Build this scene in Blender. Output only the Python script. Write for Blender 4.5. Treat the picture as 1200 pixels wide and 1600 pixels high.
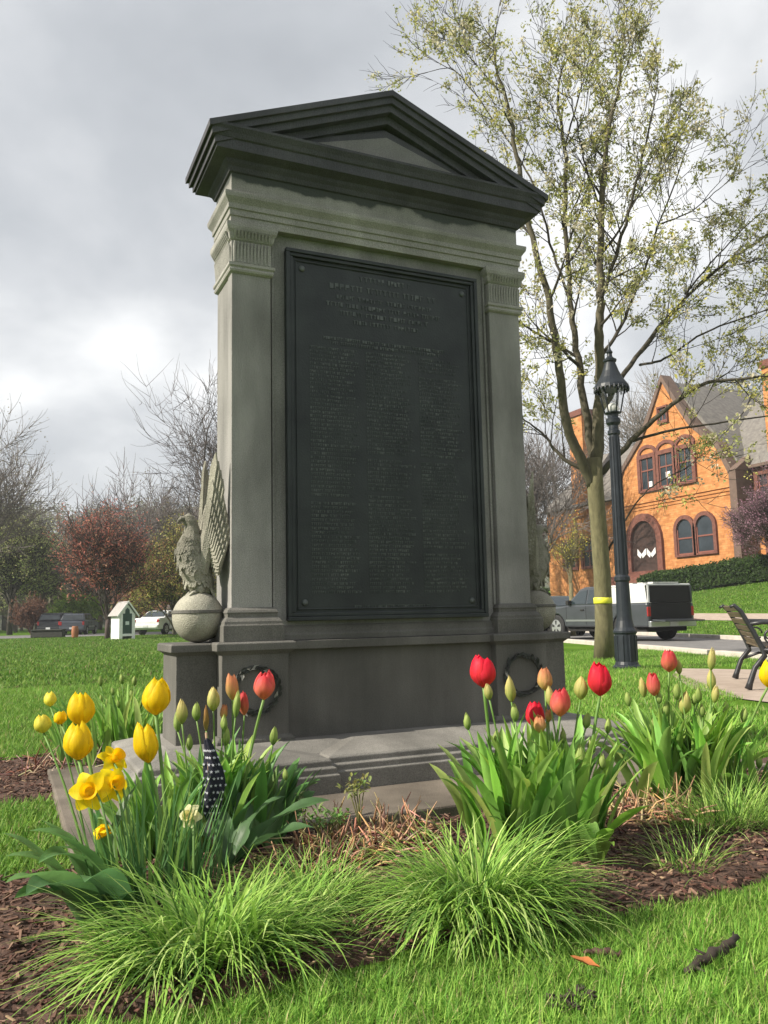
import bpy, bmesh, math, random
import numpy as np
from mathutils import Vector, Matrix, noise
for o in list(bpy.data.objects): bpy.data.objects.remove(o)
SC = bpy.context.scene
COL = SC.collection
R = math.radians
# ---------------------------------------------------------------- camera
FPX, PITCH, ROLL, YAW = 1299.27, .1239, -.0212, -.4262
CAM = np.array([-1.913, -4.119, .85])
_F = np.array([-math.sin(YAW)*math.cos(PITCH), math.cos(YAW)*math.cos(PITCH), math.sin(PITCH)])
_R = np.array([math.cos(YAW), math.sin(YAW), 0]); _U = np.cross(_R, _F)
_R2 = _R*math.cos(ROLL)+_U*math.sin(ROLL); _U2 = -_R*math.sin(ROLL)+_U*math.cos(ROLL)
cd = bpy.data.cameras.new('camera'); cam = bpy.data.objects.new('camera', cd); COL.objects.link(cam)
cd.sensor_fit = 'VERTICAL'; cd.sensor_height = 32; cd.lens = FPX/1600*32
cd.clip_start = .05; cd.clip_end = 5000
M4 = Matrix(((_R2[0], _U2[0], -_F[0], CAM[0]), (_R2[1], _U2[1], -_F[1], CAM[1]), (_R2[2], _U2[2], -_F[2], CAM[2]), (0, 0, 0, 1)))
cam.matrix_world = M4
SC.camera = cam
# ---------------------------------------------------------------- light
SUN_EL, SUN_AZ = 37, -86          # azimuth measured from +Y towards +X
w = bpy.data.worlds.new("World"); SC.world = w; w.use_nodes = True
nt = w.node_tree; nt.nodes.clear()
def N(nt, t, **k):
    n = nt.nodes.new(t)
    for a, b in k.items():
        if a.startswith('i_'):
            n.inputs[int(a[2:]) if a[2:].isdigit() else a[2:].replace('_', ' ')].default_value = b
        else: setattr(n, a, b)
    return n
def ramp(nt, stops, interp='LINEAR'):
    r = nt.nodes.new('ShaderNodeValToRGB'); cr = r.color_ramp; cr.interpolation = interp
    while len(cr.elements) < len(stops): cr.elements.new(.5)
    for e, (p, c) in zip(cr.elements, stops):
        e.position = p; e.color = (c, c, c, 1) if isinstance(c, (int, float)) else tuple(c)+(1,)
    return r
sky = N(nt, 'ShaderNodeTexSky', sky_type='NISHITA', sun_disc=False, sun_elevation=R(SUN_EL), sun_rotation=R(SUN_AZ))
b1 = N(nt, 'ShaderNodeBackground'); b1.inputs[1].default_value = .10
nt.links.new(sky.outputs[0], b1.inputs[0])
tc = N(nt, 'ShaderNodeTexCoord'); sep = N(nt, 'ShaderNodeSeparateXYZ'); nt.links.new(tc.outputs['Generated'], sep.inputs[0])
mz = N(nt, 'ShaderNodeMath', operation='ADD'); mz.inputs[1].default_value = .55; nt.links.new(sep.outputs[2], mz.inputs[0])
dx = N(nt, 'ShaderNodeMath', operation='DIVIDE'); dy = N(nt, 'ShaderNodeMath', operation='DIVIDE')
for d_, s_ in ((dx, 0), (dy, 1)): nt.links.new(sep.outputs[s_], d_.inputs[0]); nt.links.new(mz.outputs[0], d_.inputs[1])
cmb = N(nt, 'ShaderNodeCombineXYZ'); nt.links.new(dx.outputs[0], cmb.inputs[0]); nt.links.new(dy.outputs[0], cmb.inputs[1])
mp = N(nt, 'ShaderNodeMapping'); mp.inputs['Location'].default_value = (3.1, 1.7, 0); mp.inputs['Rotation'].default_value = (0, 0, .5); mp.inputs['Scale'].default_value = (1.35, 1.5, 1)
nt.links.new(cmb.outputs[0], mp.inputs[0])
n1 = N(nt, 'ShaderNodeTexNoise'); n1.inputs['Scale'].default_value = 1.7; n1.inputs['Detail'].default_value = 7; n1.inputs['Roughness'].default_value = .5; n1.inputs['Distortion'].default_value = .12
nt.links.new(mp.outputs[0], n1.inputs['Vector'])
cr = ramp(nt, [(.30, (.29, .305, .325)), (.42, (.37, .385, .405)), (.50, (.45, .462, .478)), (.58, (.58, .588, .595)), (.68, (.76, .76, .755))])
nt.links.new(n1.outputs[0], cr.inputs[0])
b2 = N(nt, 'ShaderNodeBackground'); b2.inputs[1].default_value = 1.07; nt.links.new(cr.outputs[0], b2.inputs[0])
mx = N(nt, 'ShaderNodeMixShader'); mx.inputs[0].default_value = .93
nt.links.new(b1.outputs[0], mx.inputs[1]); nt.links.new(b2.outputs[0], mx.inputs[2])
ow = N(nt, 'ShaderNodeOutputWorld'); nt.links.new(mx.outputs[0], ow.inputs[0])
sd = bpy.data.lights.new('sun', 'SUN'); sd.energy = 5.0; sd.angle = R(.6); sd.color = (1, .93, .80)
sun = bpy.data.objects.new('sun', sd); COL.objects.link(sun)
sv = Vector((math.cos(R(SUN_EL))*math.sin(R(SUN_AZ)), math.cos(R(SUN_EL))*math.cos(R(SUN_AZ)), math.sin(R(SUN_EL))))
sun.rotation_euler = sv.to_track_quat('Z', 'Y').to_euler(); sun.location = (-20, 3, 20)
SC.view_settings.view_transform = 'Standard'; SC.view_settings.look = 'None'
SC.view_settings.exposure = 0.62; SC.view_settings.gamma = 1
# ---------------------------------------------------------------- helpers
def ray(u, v): return _F+_R2*(u-600)/FPX+_U2*(800-v)/FPX
def on(u, v, ax, val):
    d = ray(u, v); return Vector(CAM+d*((val-CAM[ax])/d[ax]))
def dep(u, v, z): return Vector(CAM+ray(u, v)*z)
def depth_of(P): return float((np.array(P)-CAM)@_F)

def mat(name, col=(.5, .5, .5), rough=.8, var=None, scale=5, detail=5, bump=0, bscale=60, metal=0, spec=.5, attr=False,
        trans=0, stretch=(1, 1, 1), hue=None, alpha=None, coat=0, tint=None):
    m = bpy.data.materials.new(name); m.use_nodes = True; nt = m.node_tree; nt.nodes.clear()
    out = N(nt, 'ShaderNodeOutputMaterial'); p = N(nt, 'ShaderNodeBsdfPrincipled')
    p.inputs['Roughness'].default_value = rough; p.inputs['Metallic'].default_value = metal
    p.inputs['Specular IOR Level'].default_value = spec; p.inputs['Coat Weight'].default_value = coat
    tc = N(nt, 'ShaderNodeTexCoord'); mp = N(nt, 'ShaderNodeMapping'); mp.inputs['Scale'].default_value = stretch
    nt.links.new(tc.outputs['Object'], mp.inputs[0])
    src = None
    if attr:
        a = N(nt, 'ShaderNodeAttribute', attribute_name='Col'); src = a.outputs[0]
        if tint:
            tm = N(nt, 'ShaderNodeMix', data_type='RGBA', blend_type='MULTIPLY'); tm.inputs[0].default_value = 1
            tm.inputs[7].default_value = tuple(tint)+(1,); nt.links.new(src, tm.inputs[6]); src = tm.outputs[2]
    if var:
        n = N(nt, 'ShaderNodeTexNoise'); n.inputs['Scale'].default_value = scale; n.inputs['Detail'].default_value = detail; n.inputs['Roughness'].default_value = .62
        nt.links.new(mp.outputs[0], n.inputs['Vector'])
        if attr:
            r = ramp(nt, [(.3, 1-var), (.7, 1+var)]); nt.links.new(n.outputs[0], r.inputs[0])
            mm = N(nt, 'ShaderNodeMix', data_type='RGBA', blend_type='MULTIPLY'); mm.inputs[0].default_value = 1
            nt.links.new(src, mm.inputs[6]); nt.links.new(r.outputs[0], mm.inputs[7]); src = mm.outputs[2]
        else:
            if isinstance(var, (int, float)): stops = [(.3, tuple(c*(1-var) for c in col)), (.7, tuple(min(1, c*(1+var)) for c in col))]
            else: stops = var
            r = ramp(nt, stops); nt.links.new(n.outputs[0], r.inputs[0]); src = r.outputs[0]
    if src is not None: nt.links.new(src, p.inputs['Base Color'])
    else: p.inputs['Base Color'].default_value = tuple(col)+(1,)
    if bump:
        nb = N(nt, 'ShaderNodeTexNoise'); nb.inputs['Scale'].default_value = bscale; nb.inputs['Detail'].default_value = 4
        nt.links.new(mp.outputs[0], nb.inputs['Vector'])
        b = N(nt, 'ShaderNodeBump'); b.inputs['Strength'].default_value = bump; b.inputs['Distance'].default_value = .01
        nt.links.new(nb.outputs[0], b.inputs['Height']); nt.links.new(b.outputs[0], p.inputs['Normal'])
    sh = p.outputs[0]
    if trans:
        t = N(nt, 'ShaderNodeBsdfTranslucent'); mxs = N(nt, 'ShaderNodeMixShader'); mxs.inputs[0].default_value = trans
        if src is not None: nt.links.new(src, t.inputs[0])
        else: t.inputs[0].default_value = tuple(col)+(1,)
        nt.links.new(p.outputs[0], mxs.inputs[1]); nt.links.new(t.outputs[0], mxs.inputs[2]); sh = mxs.outputs[0]
    nt.links.new(sh, out.inputs[0])
    m['p'] = p.name
    return m

class MB:
    def __init__(s): s.v = []; s.f = []; s.c = []
    def add(s, vs, fs, c=None):
        b = len(s.v); s.v += [tuple(x) for x in vs]; s.f += [tuple(i+b for i in f) for f in fs]
        s.c += [c if c is not None else (1, 1, 1)]*len(vs) if not (isinstance(c, list)) else c
    def box(s, x0, x1, y0, y1, z0, z1, c=None):
        s.add([(x0, y0, z0), (x1, y0, z0), (x1, y1, z0), (x0, y1, z0), (x0, y0, z1), (x1, y0, z1), (x1, y1, z1), (x0, y1, z1)],
              [(0, 3, 2, 1), (4, 5, 6, 7), (0, 1, 5, 4), (1, 2, 6, 5), (2, 3, 7, 6), (3, 0, 4, 7)], c)
    def obox(s, cx, ax, ay, az, c=None):    # centre and three half-axis vectors
        cx, ax, ay, az = map(Vector, (cx, ax, ay, az))
        s.add([cx+ax*i+ay*j+az*k for k in (-1, 1) for i, j in ((-1, -1), (1, -1), (1, 1), (-1, 1))],
              [(0, 3, 2, 1), (4, 5, 6, 7), (0, 1, 5, 4), (1, 2, 6, 5), (2, 3, 7, 6), (3, 0, 4, 7)], c)
    def loft(s, x0, x1, y0, y1, prof, c=None):   # rectangular rings (outset, z) or ((ox, oyfront, oyback), z)
        vs = []; fs = []
        for o, z in prof:
            vs += [(x0-o, y0-o, z), (x1+o, y0-o, z), (x1+o, y1+o, z), (x0-o, y1+o, z)]
        n = len(prof)
        fs.append((3, 2, 1, 0)); fs.append(tuple(4*(n-1)+i for i in range(4)))
        for k in range(n-1):
            for i in range(4):
                j = (i+1) % 4; fs.append((4*k+i, 4*k+j, 4*k+4+j, 4*k+4+i))
        s.add(vs, fs, c)
    def tube(s, pts, rad, k=6, c=None, cap=True):
        pts = [Vector(p) for p in pts]; n = len(pts)
        if not hasattr(rad, '__len__'): rad = [rad]*n
        vs = []; up = None
        for i, p in enumerate(pts):
            t = (pts[min(i+1, n-1)]-pts[max(i-1, 0)])
            if t.length < 1e-9: t = Vector((0, 0, 1))
            t.normalize()
            if up is None: up = t.orthogonal().normalized()
            else:
                up = up-t*up.dot(t)
                up = up.normalized() if up.length > 1e-6 else t.orthogonal().normalized()
            b = t.cross(up)
            for j in range(k):
                a = 2*math.pi*j/k; vs.append(p+(up*math.cos(a)+b*math.sin(a))*rad[i])
        fs = [(i*k+j, i*k+(j+1) % k, (i+1)*k+(j+1) % k, (i+1)*k+j) for i in range(n-1) for j in range(k)]
        if cap: fs += [tuple(range(k-1, -1, -1)), tuple((n-1)*k+j for j in range(k))]
        s.add(vs, fs, c)
    def lathe(s, cx, cy, prof, k=24, c=None, squash=None):
        vs = []; n = len(prof)
        for r, z in prof:
            for j in range(k):
                a = 2*math.pi*j/k; vs.append((cx+r*math.cos(a), cy+r*math.sin(a), z))
        fs = [(i*k+j, i*k+(j+1) % k, (i+1)*k+(j+1) % k, (i+1)*k+j) for i in range(n-1) for j in range(k)]
        fs += [tuple(range(k-1, -1, -1)), tuple((n-1)*k+j for j in range(k))]
        s.add(vs, fs, c)
    def prism(s, poly, axis, a, b, c=None):   # poly 2-D, extruded along axis from a to b
        n = len(poly)
        def P(p, t): return {'x': (t, p[0], p[1]), 'y': (p[0], t, p[1]), 'z': (p[0], p[1], t)}[axis]
        s.add([P(p, a) for p in poly]+[P(p, b) for p in poly],
              [tuple(range(n)), tuple(range(2*n-1, n-1, -1))]+[(i, i+n, (i+1) % n+n, (i+1) % n) for i in range(n)], c)
    def quadgrid(s, pts, nu, nv, c=None):
        s.add(pts, [(i*nv+j, i*nv+j+1, (i+1)*nv+j+1, (i+1)*nv+j) for i in range(nu-1) for j in range(nv-1)], c)
    def build(s, name, m, parent=None, smooth=False, bevel=0, fix=True, loc=None):
        me = bpy.data.meshes.new(name); me.from_pydata(s.v, [], s.f)
        ca = me.color_attributes.new('Col', 'FLOAT_COLOR', 'POINT')
        arr = np.ones((len(s.v), 4), dtype=np.float32); arr[:, :3] = np.array(s.c, dtype=np.float32).reshape(-1, 3); ca.data.foreach_set('color', arr.ravel())
        if fix:
            bm = bmesh.new(); bm.from_mesh(me); bmesh.ops.recalc_face_normals(bm, faces=bm.faces); bm.to_mesh(me); bm.free()
        me.materials.append(m)
        if smooth: me.polygons.foreach_set('use_smooth', [True]*len(me.polygons))
        o = bpy.data.objects.new(name, me); COL.objects.link(o); o.parent = parent
        if loc is not None: o.location = loc
        if bevel:
            bv = o.modifiers.new('b', 'BEVEL'); bv.width = bevel; bv.segments = 2; bv.limit_method = 'ANGLE'; bv.angle_limit = R(35)
            bv.harden_normals = False
        return o
def tag(o, label=None, cat=None, group=None, kind=None):
    if label: o['label'] = label
    if cat: o['category'] = cat
    if group: o['group'] = group
    if kind: o['kind'] = kind
    return o
def thing(name, label, cat, loc=(0, 0, 0), rz=0, group=None):
    o = bpy.data.objects.new(name, None); o.empty_display_size = .1; COL.objects.link(o); o.location = loc; o.rotation_euler = (0, 0, rz)
    return tag(o, label, cat, group)
def ncopy(root, loc, rz=0, label=None, scale=None):
    r = root.copy(); COL.objects.link(r); r.location = loc; r.rotation_euler = (0, 0, rz)
    if scale: r.scale = scale
    if label: r['label'] = label
    for ch in list(root.children):
        c = ch.copy(); COL.objects.link(c); c.parent = r
        for g in list(ch.children):
            d = g.copy(); COL.objects.link(d); d.parent = c
    return r
def blades(name, m, roots, az, L, W, lean, curv, cols, S=3, parent=None, zmin=None, tipdark=0, side=None):
    n = len(L); t = np.linspace(0, 1, S+1)
    P = np.zeros((n, S+1, 3)); P[:, 0] = roots
    for k in range(S):
        th = lean+curv*((k+.5)/S)
        d = np.stack([np.sin(th)*np.cos(az), np.sin(th)*np.sin(az), np.cos(th)], -1)
        P[:, k+1] = P[:, k]+d*(L/S)[:, None]
    if zmin is not None: P[:, :, 2] = np.maximum(P[:, :, 2], zmin+np.random.rand(n, S+1)*.012)
    sa = az+math.pi/2+(side if side is not None else 0)
    sv_ = np.stack([np.cos(sa), np.sin(sa), np.zeros(n)], -1)
    wd = W[:, None]*np.clip((1-t)**.6, .06, 1)[None]*.5
    V = np.stack([P-sv_[:, None]*wd[..., None], P+sv_[:, None]*wd[..., None]], 2).reshape(-1, 3)
    base = (np.arange(n)*(S+1)*2)[:, None]+(np.arange(S)*2)[None]
    Fq = np.stack([base, base+1, base+3, base+2], -1).reshape(-1, 4)
    me = bpy.data.meshes.new(name); me.vertices.add(len(V)); me.vertices.foreach_set('co', V.astype(np.float32).ravel())
    me.loops.add(Fq.size); me.loops.foreach_set('vertex_index', Fq.astype(np.int32).ravel())
    me.polygons.add(len(Fq)); me.polygons.foreach_set('loop_start', (np.arange(len(Fq))*4).astype(np.int32))
    me.polygons.foreach_set('use_smooth', np.ones(len(Fq), dtype=bool))
    me.update(calc_edges=True)
    ca = me.color_attributes.new('Col', 'FLOAT_COLOR', 'POINT')
    c4 = np.ones((n, S+1, 2, 4)); c4[..., :3] = cols[:, None, None, :]
    ca.data.foreach_set('color', c4.astype(np.float32).ravel())
    me.materials.append(m); o = bpy.data.objects.new(name, me); COL.objects.link(o); o.parent = parent
    return o
rng = np.random.default_rng(7); random.seed(7); np.random.seed(7)
def U(a, b): return random.uniform(a, b)
# ---------------------------------------------------------------- terrain
RD = (.30, .954); RN = (.954, -.30)
def sroad(x, y): return x*RN[0]+y*RN[1]
def sm(t): t = max(0, min(1, t)); return t*t*(3-2*t)
def hz(x, y):
    s = sroad(x, y)-11.6
    z = 3.42*sm(s/21) if y > -6 else 3.42*sm(s/21)
    return z
def in_bed(x, y):
    wob = .05*noise.noise(Vector((x*1.6, 3.3, 0)))+.03*noise.noise(Vector((x*6, 9.3, y*6)))
    if abs(x) < 1.66 and -.9 < y < .9: return True
    if -3.0 < x < 5.2 and -2.17+wob < y < -.97+wob: return True
    if x > 1.0 and x < 5.2 and -1.2 < y < -.62+wob: return True
    if -3 < x < -.7 and .30+wob < y < 1.62+wob: return True
    if -.8 < x < 1.9 and .8 < y < 1.2+wob: return True
    return False
m_lawn = mat('lawn', rough=1, spec=0, var=[(.25, (.045, .095, .013)), (.5, (.08, .155, .020)), (.75, (.125, .215, .030))], scale=1.1, detail=10, bump=1, bscale=9)
xs = np.concatenate([[-480, -300, -150, -80, -40], np.arange(-24, 72, 1.5), [80, 120, 200, 400, 500]])
ys = np.concatenate([[-55, -40, -20], np.arange(-10, 90, 1.5), [100, 130, 180, 300, 500]])
g = MB(); pts = [(x, y, hz(x, y)) for x in xs for y in ys]
g.quadgrid(pts, len(xs), len(ys)); tag(g.build('lawn_ground', m_lawn, smooth=True, fix=False), kind='structure')
def strip(name, m, pts_l, pts_r, dz):   # ribbon draped on the terrain
    mb = MB(); P = []
    for a, b in zip(pts_l, pts_r):
        for t in (0, .25, .5, .75, 1):
            x = a[0]*(1-t)+b[0]*t; y = a[1]*(1-t)+b[1]*t; P.append((x, y, hz(x, y)+dz))
    mb.quadgrid(P, len(pts_l), 5); return tag(mb.build(name, m, fix=False), kind='structure')
def rp(s, t): return (RN[0]*s+RD[0]*t, RN[1]*s+RD[1]*t)
m_asph = mat('asphalt', rough=.9, var=[(.3, (.13, .125, .125)), (.7, (.2, .19, .185))], scale=3, bump=.3, bscale=80)
m_conc = mat('concrete', rough=.9, var=[(.3, (.42, .38, .33)), (.7, (.55, .50, .44))], scale=6, bump=.3, bscale=90)
m_path = mat('path_paving', rough=.9, var=[(.3, (.30, .235, .19)), (.7, (.42, .34, .28))], scale=4, bump=.3, bscale=60)
ts = list(np.arange(-10, 75, 1.5))
strip('road', m_asph, [rp(7.3, t) for t in ts], [rp(11.35, t) for t in ts], .012)
kb = MB()
for s0, s1, h in ((7.12, 7.30, .10), (11.35, 11.52, .12)):
    for t in np.arange(-10, 73, 2.0):
        a, b = rp(s0, t), rp(s1, t); c, d = rp(s1, t+1.99), rp(s0, t+1.99)
        kb.add([(a[0], a[1], -.02), (b[0], b[1], -.02), (c[0], c[1], -.02), (d[0], d[1], -.02), (a[0], a[1], h), (b[0], b[1], h), (c[0], c[1], h), (d[0], d[1], h)],
               [(0, 3, 2, 1), (4, 5, 6, 7), (0, 1, 5, 4), (1, 2, 6, 5), (2, 3, 7, 6), (3, 0, 4, 7)])
tag(kb.build('kerb', m_conc, bevel=.015), kind='structure')
strip('far_road', m_asph, [(x, 48) for x in range(-40, 27, 3)], [(x, 60) for x in range(-40, 27, 3)], .012)
strip('hill_path', m_path, [rp(15.2+.03*t, t) for t in ts], [rp(16.5+.03*t, t) for t in ts], .02)
# park path with the bench
pp = [(2.6, -3.2), (4.0, .9), (5.0, 2.7), (5.9, 3.95), (7.0, 4.6)]
strip('park_path', m_path, [(3.9, -4), (4.15, 0), (4.35, 1.7), (4.75, 2.75), (5.9, 4.25), (6.9, 5.2)], [(6.2, -4), (6.4, 0), (6.6, 1.2), (7.0, 2.0), (7.3, 2.9), (7.75, 3.8)], .012)
# ---------------------------------------------------------------- planting bed
m_mulch = mat('mulch', rough=.95, var=[(.3, (.035, .019, .013)), (.55, (.085, .045, .031)), (.8, (.17, .10, .07))], scale=26, detail=8, bump=1, bscale=70)
def mulch_z(x, y): return .022+.018*noise.noise(Vector((x*3, y*3, 0)))+.016*noise.noise(Vector((x*11, y*11, 4)))
bx_, by_ = np.arange(-3, 5.2, .035), np.arange(-2.3, 1.8, .035)
bm_ = MB(); idx = {}
for i, x in enumerate(bx_):
    for j, y in enumerate(by_):
        if in_bed(x, y) and not (abs(x) < 1.55 and -.8 < y < .8):
            e = 0 if not all(in_bed(x+a, y+b) for a, b in ((.04, 0), (-.04, 0), (0, .04), (0, -.04))) else 1
            idx[i, j] = len(bm_.v); bm_.v.append((x, y, mulch_z(x, y) if e else -.004)); bm_.c.append((1, 1, 1))
for (i, j) in list(idx):
    q = [(i, j), (i+1, j), (i+1, j+1), (i, j+1)]
    if all(k in idx for k in q): bm_.f.append(tuple(idx[k] for k in q))
tag(bm_.build('mulch_bed', m_mulch, smooth=True, fix=False), kind='structure')
m_chip = mat('bark_chip', rough=.9, attr=True, var=.3, scale=60)
ch = MB(); n_ = 0
while n_ < 17000:
    x, y = (U(-2.6, 2.6), U(-2.22, -.9)) if n_ % 5 else (U(-2.6, -.8), U(.25, 1.65))
    if not in_bed(x, y): continue
    n_ += 1
    a = U(0, 6.28); l = U(.004, .02)*(1 if random.random() < .93 else 2.0); wd = U(.0015, .0045)
    ax = Vector((math.cos(a), math.sin(a), U(-.5, .5))).normalized(); ay = ax.cross(Vector((U(-.4, .4), U(-.4, .4), 1))).normalized(); az = ax.cross(ay)
    b = random.choice([(.09, .045, .03), (.14, .075, .05), (.05, .028, .02), (.22, .13, .09), (.11, .045, .032), (.07, .035, .025)])
    if random.random() < .04: b = (.32, .22, .13)
    ch.obox((x, y, mulch_z(x, y)+U(0, .014)), ax*l, ay*wd, az*U(.001, .003), b)
tag(ch.build('bark_chips', m_chip, fix=False), 'dark brown bark chips scattered over the planting bed', 'mulch', kind='stuff')
# ---------------------------------------------------------------- lawn blades
m_grass = mat('grass_blade', rough=.6, attr=True, trans=.35, spec=.25)
def lawn(name, n, x0, x1, y0, y1, L0, L1, W0, W1, lab, keep, tone=1.0):
    P = []
    while len(P) < n:
        X = rng.uniform(x0, x1, 4000); Y = rng.uniform(y0, y1, 4000)
        for x, y in zip(X, Y):
            if keep(x, y) and not in_bed(x, y): P.append((x, y, hz(x, y)))
    P = np.array(P[:n]); k = len(P)
    cb = np.array([[.165, .34, .045], [.235, .42, .065], [.12, .27, .035], [.31, .46, .09]])[rng.integers(0, 4, k)]*rng.uniform(.75, 1.15, (k, 1))
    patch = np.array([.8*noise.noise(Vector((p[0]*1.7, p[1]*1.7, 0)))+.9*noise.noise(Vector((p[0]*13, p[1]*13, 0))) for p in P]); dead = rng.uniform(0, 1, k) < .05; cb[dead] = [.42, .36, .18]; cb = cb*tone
    Ls = rng.uniform(L0, L1, k)*np.clip(1+.6*patch, .4, 1.8); cb = cb*np.clip(1+.35*patch, .6, 1.5)[:, None]
    o = blades(name, m_grass, P, rng.uniform(0, 6.28, k), Ls, rng.uniform(W0, W1, k), rng.uniform(0, .9, k), rng.uniform(.1, 1.4, k), cb, S=2)
    tag(o, lab, 'grass', kind='stuff'); return o
def path_x(x, y): return 3.9+.0*y < x < 7.8 and y < 5.2 and not (y > 1.7 and x < 4.35+(y-1.7)*.65) and x < 6.2+.3*max(0, y)
def vis(x, y, lo, hi):
    a = math.degrees(math.atan2(x-CAM[0], y-CAM[1])); return lo < a < hi
lawn('lawn_grass', 62000, -2.3, 3.2, -3.3, -2.08, .03, .062, .0022, .0042, 'bright short lawn grass along the front of the planting bed', lambda x, y: vis(x, y, -2, 52), tone=1.08)
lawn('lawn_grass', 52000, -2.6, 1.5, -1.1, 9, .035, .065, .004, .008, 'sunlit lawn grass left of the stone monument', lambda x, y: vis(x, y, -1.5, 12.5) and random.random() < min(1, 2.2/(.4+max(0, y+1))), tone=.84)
lawn('lawn_grass', 70000, .8, 10.5, -1.2, 10.5, .035, .07, .005, .009, 'sunlit lawn grass right of the monument around the lamp post', lambda x, y: vis(x, y, 35.5, 51) and not path_x(x, y) and sroad(x, y) < 7.1 and not (abs(x) < 1.7 and y < .95))
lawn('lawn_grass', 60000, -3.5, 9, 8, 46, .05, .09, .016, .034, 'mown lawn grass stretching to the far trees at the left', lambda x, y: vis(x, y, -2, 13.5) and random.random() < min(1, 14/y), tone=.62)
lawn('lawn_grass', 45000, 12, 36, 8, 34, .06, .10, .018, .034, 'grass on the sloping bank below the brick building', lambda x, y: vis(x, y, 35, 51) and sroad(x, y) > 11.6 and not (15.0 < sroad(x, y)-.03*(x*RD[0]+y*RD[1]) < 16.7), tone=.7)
# ---------------------------------------------------------------- monument
def stone(name, c0, c1, c2, bump=.35, dark_band=None, st=(1, 1, .22)):
    m = mat(name, rough=.88, var=[(.25, c0), (.5, c1), (.78, c2)], scale=3.2, detail=9, bump=bump, bscale=170, stretch=st, spec=.3)
    nt = m.node_tree; p = nt.nodes[m['p']]; src = p.inputs['Base Color'].links[0].from_socket
    tc = N(nt, 'ShaderNodeTexCoord'); n = N(nt, 'ShaderNodeTexNoise'); n.inputs['Scale'].default_value = 220; n.inputs['Detail'].default_value = 2
    nt.links.new(tc.outputs['Object'], n.inputs['Vector'])
    r = ramp(nt, [(.3, .72), (.7, 1.25)]); nt.links.new(n.outputs[0], r.inputs[0])
    nl = N(nt, 'ShaderNodeTexNoise'); nl.inputs['Scale'].default_value = 1.6; nl.inputs['Detail'].default_value = 7; nl.inputs['Distortion'].default_value = .6; nt.links.new(tc.outputs['Object'], nl.inputs['Vector'])
    rl = ramp(nt, [(.36, .76), (.52, .98), (.66, 1.14)]); nt.links.new(nl.outputs[0], rl.inputs[0]); ml = N(nt, 'ShaderNodeMix', data_type='RGBA', blend_type='MULTIPLY'); ml.inputs[0].default_value = 1; nt.links.new(src, ml.inputs[6]); nt.links.new(rl.outputs[0], ml.inputs[7]); src = ml.outputs[2]
    mm = N(nt, 'ShaderNodeMix', data_type='RGBA', blend_type='MULTIPLY'); mm.inputs[0].default_value = 1
    nt.links.new(src, mm.inputs[6]); nt.links.new(r.outputs[0], mm.inputs[7]); cur = mm.outputs[2]
    if dark_band:      # a dark band with a ragged lower outline (object z above `stain`)
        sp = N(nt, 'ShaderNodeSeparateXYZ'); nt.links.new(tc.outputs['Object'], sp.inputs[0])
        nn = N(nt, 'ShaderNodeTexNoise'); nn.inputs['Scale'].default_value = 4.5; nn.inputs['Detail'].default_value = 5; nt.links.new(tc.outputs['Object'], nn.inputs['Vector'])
        ad = N(nt, 'ShaderNodeMath', operation='MULTIPLY_ADD'); ad.inputs[1].default_value = dark_band[1]; nt.links.new(nn.outputs[0], ad.inputs[0]); nt.links.new(sp.outputs[2], ad.inputs[2])
        rr = ramp(nt, [((dark_band[0]), 0.0), (dark_band[0]+dark_band[2], 1.0)])
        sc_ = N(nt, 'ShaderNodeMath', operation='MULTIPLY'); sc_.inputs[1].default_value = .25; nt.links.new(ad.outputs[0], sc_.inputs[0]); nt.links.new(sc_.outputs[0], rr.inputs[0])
        m2 = N(nt, 'ShaderNodeMix', data_type='RGBA'); nt.links.new(rr.outputs[0], m2.inputs[0]); nt.links.new(cur, m2.inputs[6]); m2.inputs[7].default_value = dark_band[3]+(1,); cur = m2.outputs[2]
    nt.links.new(cur, p.inputs['Base Color'])
    return m
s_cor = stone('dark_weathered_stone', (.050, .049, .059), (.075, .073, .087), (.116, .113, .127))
s_fri = stone('frieze_stone', (.203, .196, .184), (.290, .279, .260), (.375, .360, .338), dark_band=(.812, .16, .003, (.06, .065, .062)), st=(1, 1, .6))
s_shaft = stone('shaft_stone', (.145, .139, .134), (.25, .241, .232), (.39, .373, .356))
s_base = stone('pedestal_stone', (.079, .076, .069), (.117, .112, .101), (.180, .171, .155))
s_step = stone('step_stone', (.12, .115, .104), (.20, .19, .172), (.29, .275, .25), st=(1, 1, 1))
s_slab = stone('slab_stone', (.10, .083, .066), (.16, .135, .108), (.23, .195, .158), st=(1, 1, 1))
m_brz = mat('dark_bronze', rough=.55, var=[(.3, (.022, .025, .028)), (.7, (.046, .052, .053))], scale=4, detail=8, bump=.15, bscale=90, metal=.35, spec=.4)
m_brz2 = mat('worn_bronze', rough=.5, var=[(.35, (.04, .047, .047)), (.7, (.13, .145, .135))], scale=9, detail=6, metal=.3)
mon = thing('stone_monument', 'tall dark grey stone memorial with pediment roof, bronze tablet and stepped base', 'monument', (0, 0, 0))
W, D = .891, .338
mb = MB(); mb.box(-1.68, 1.68, -.93, .93, -.05, .055); mb.build('base_slab', s_slab, mon, bevel=.01)
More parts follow.
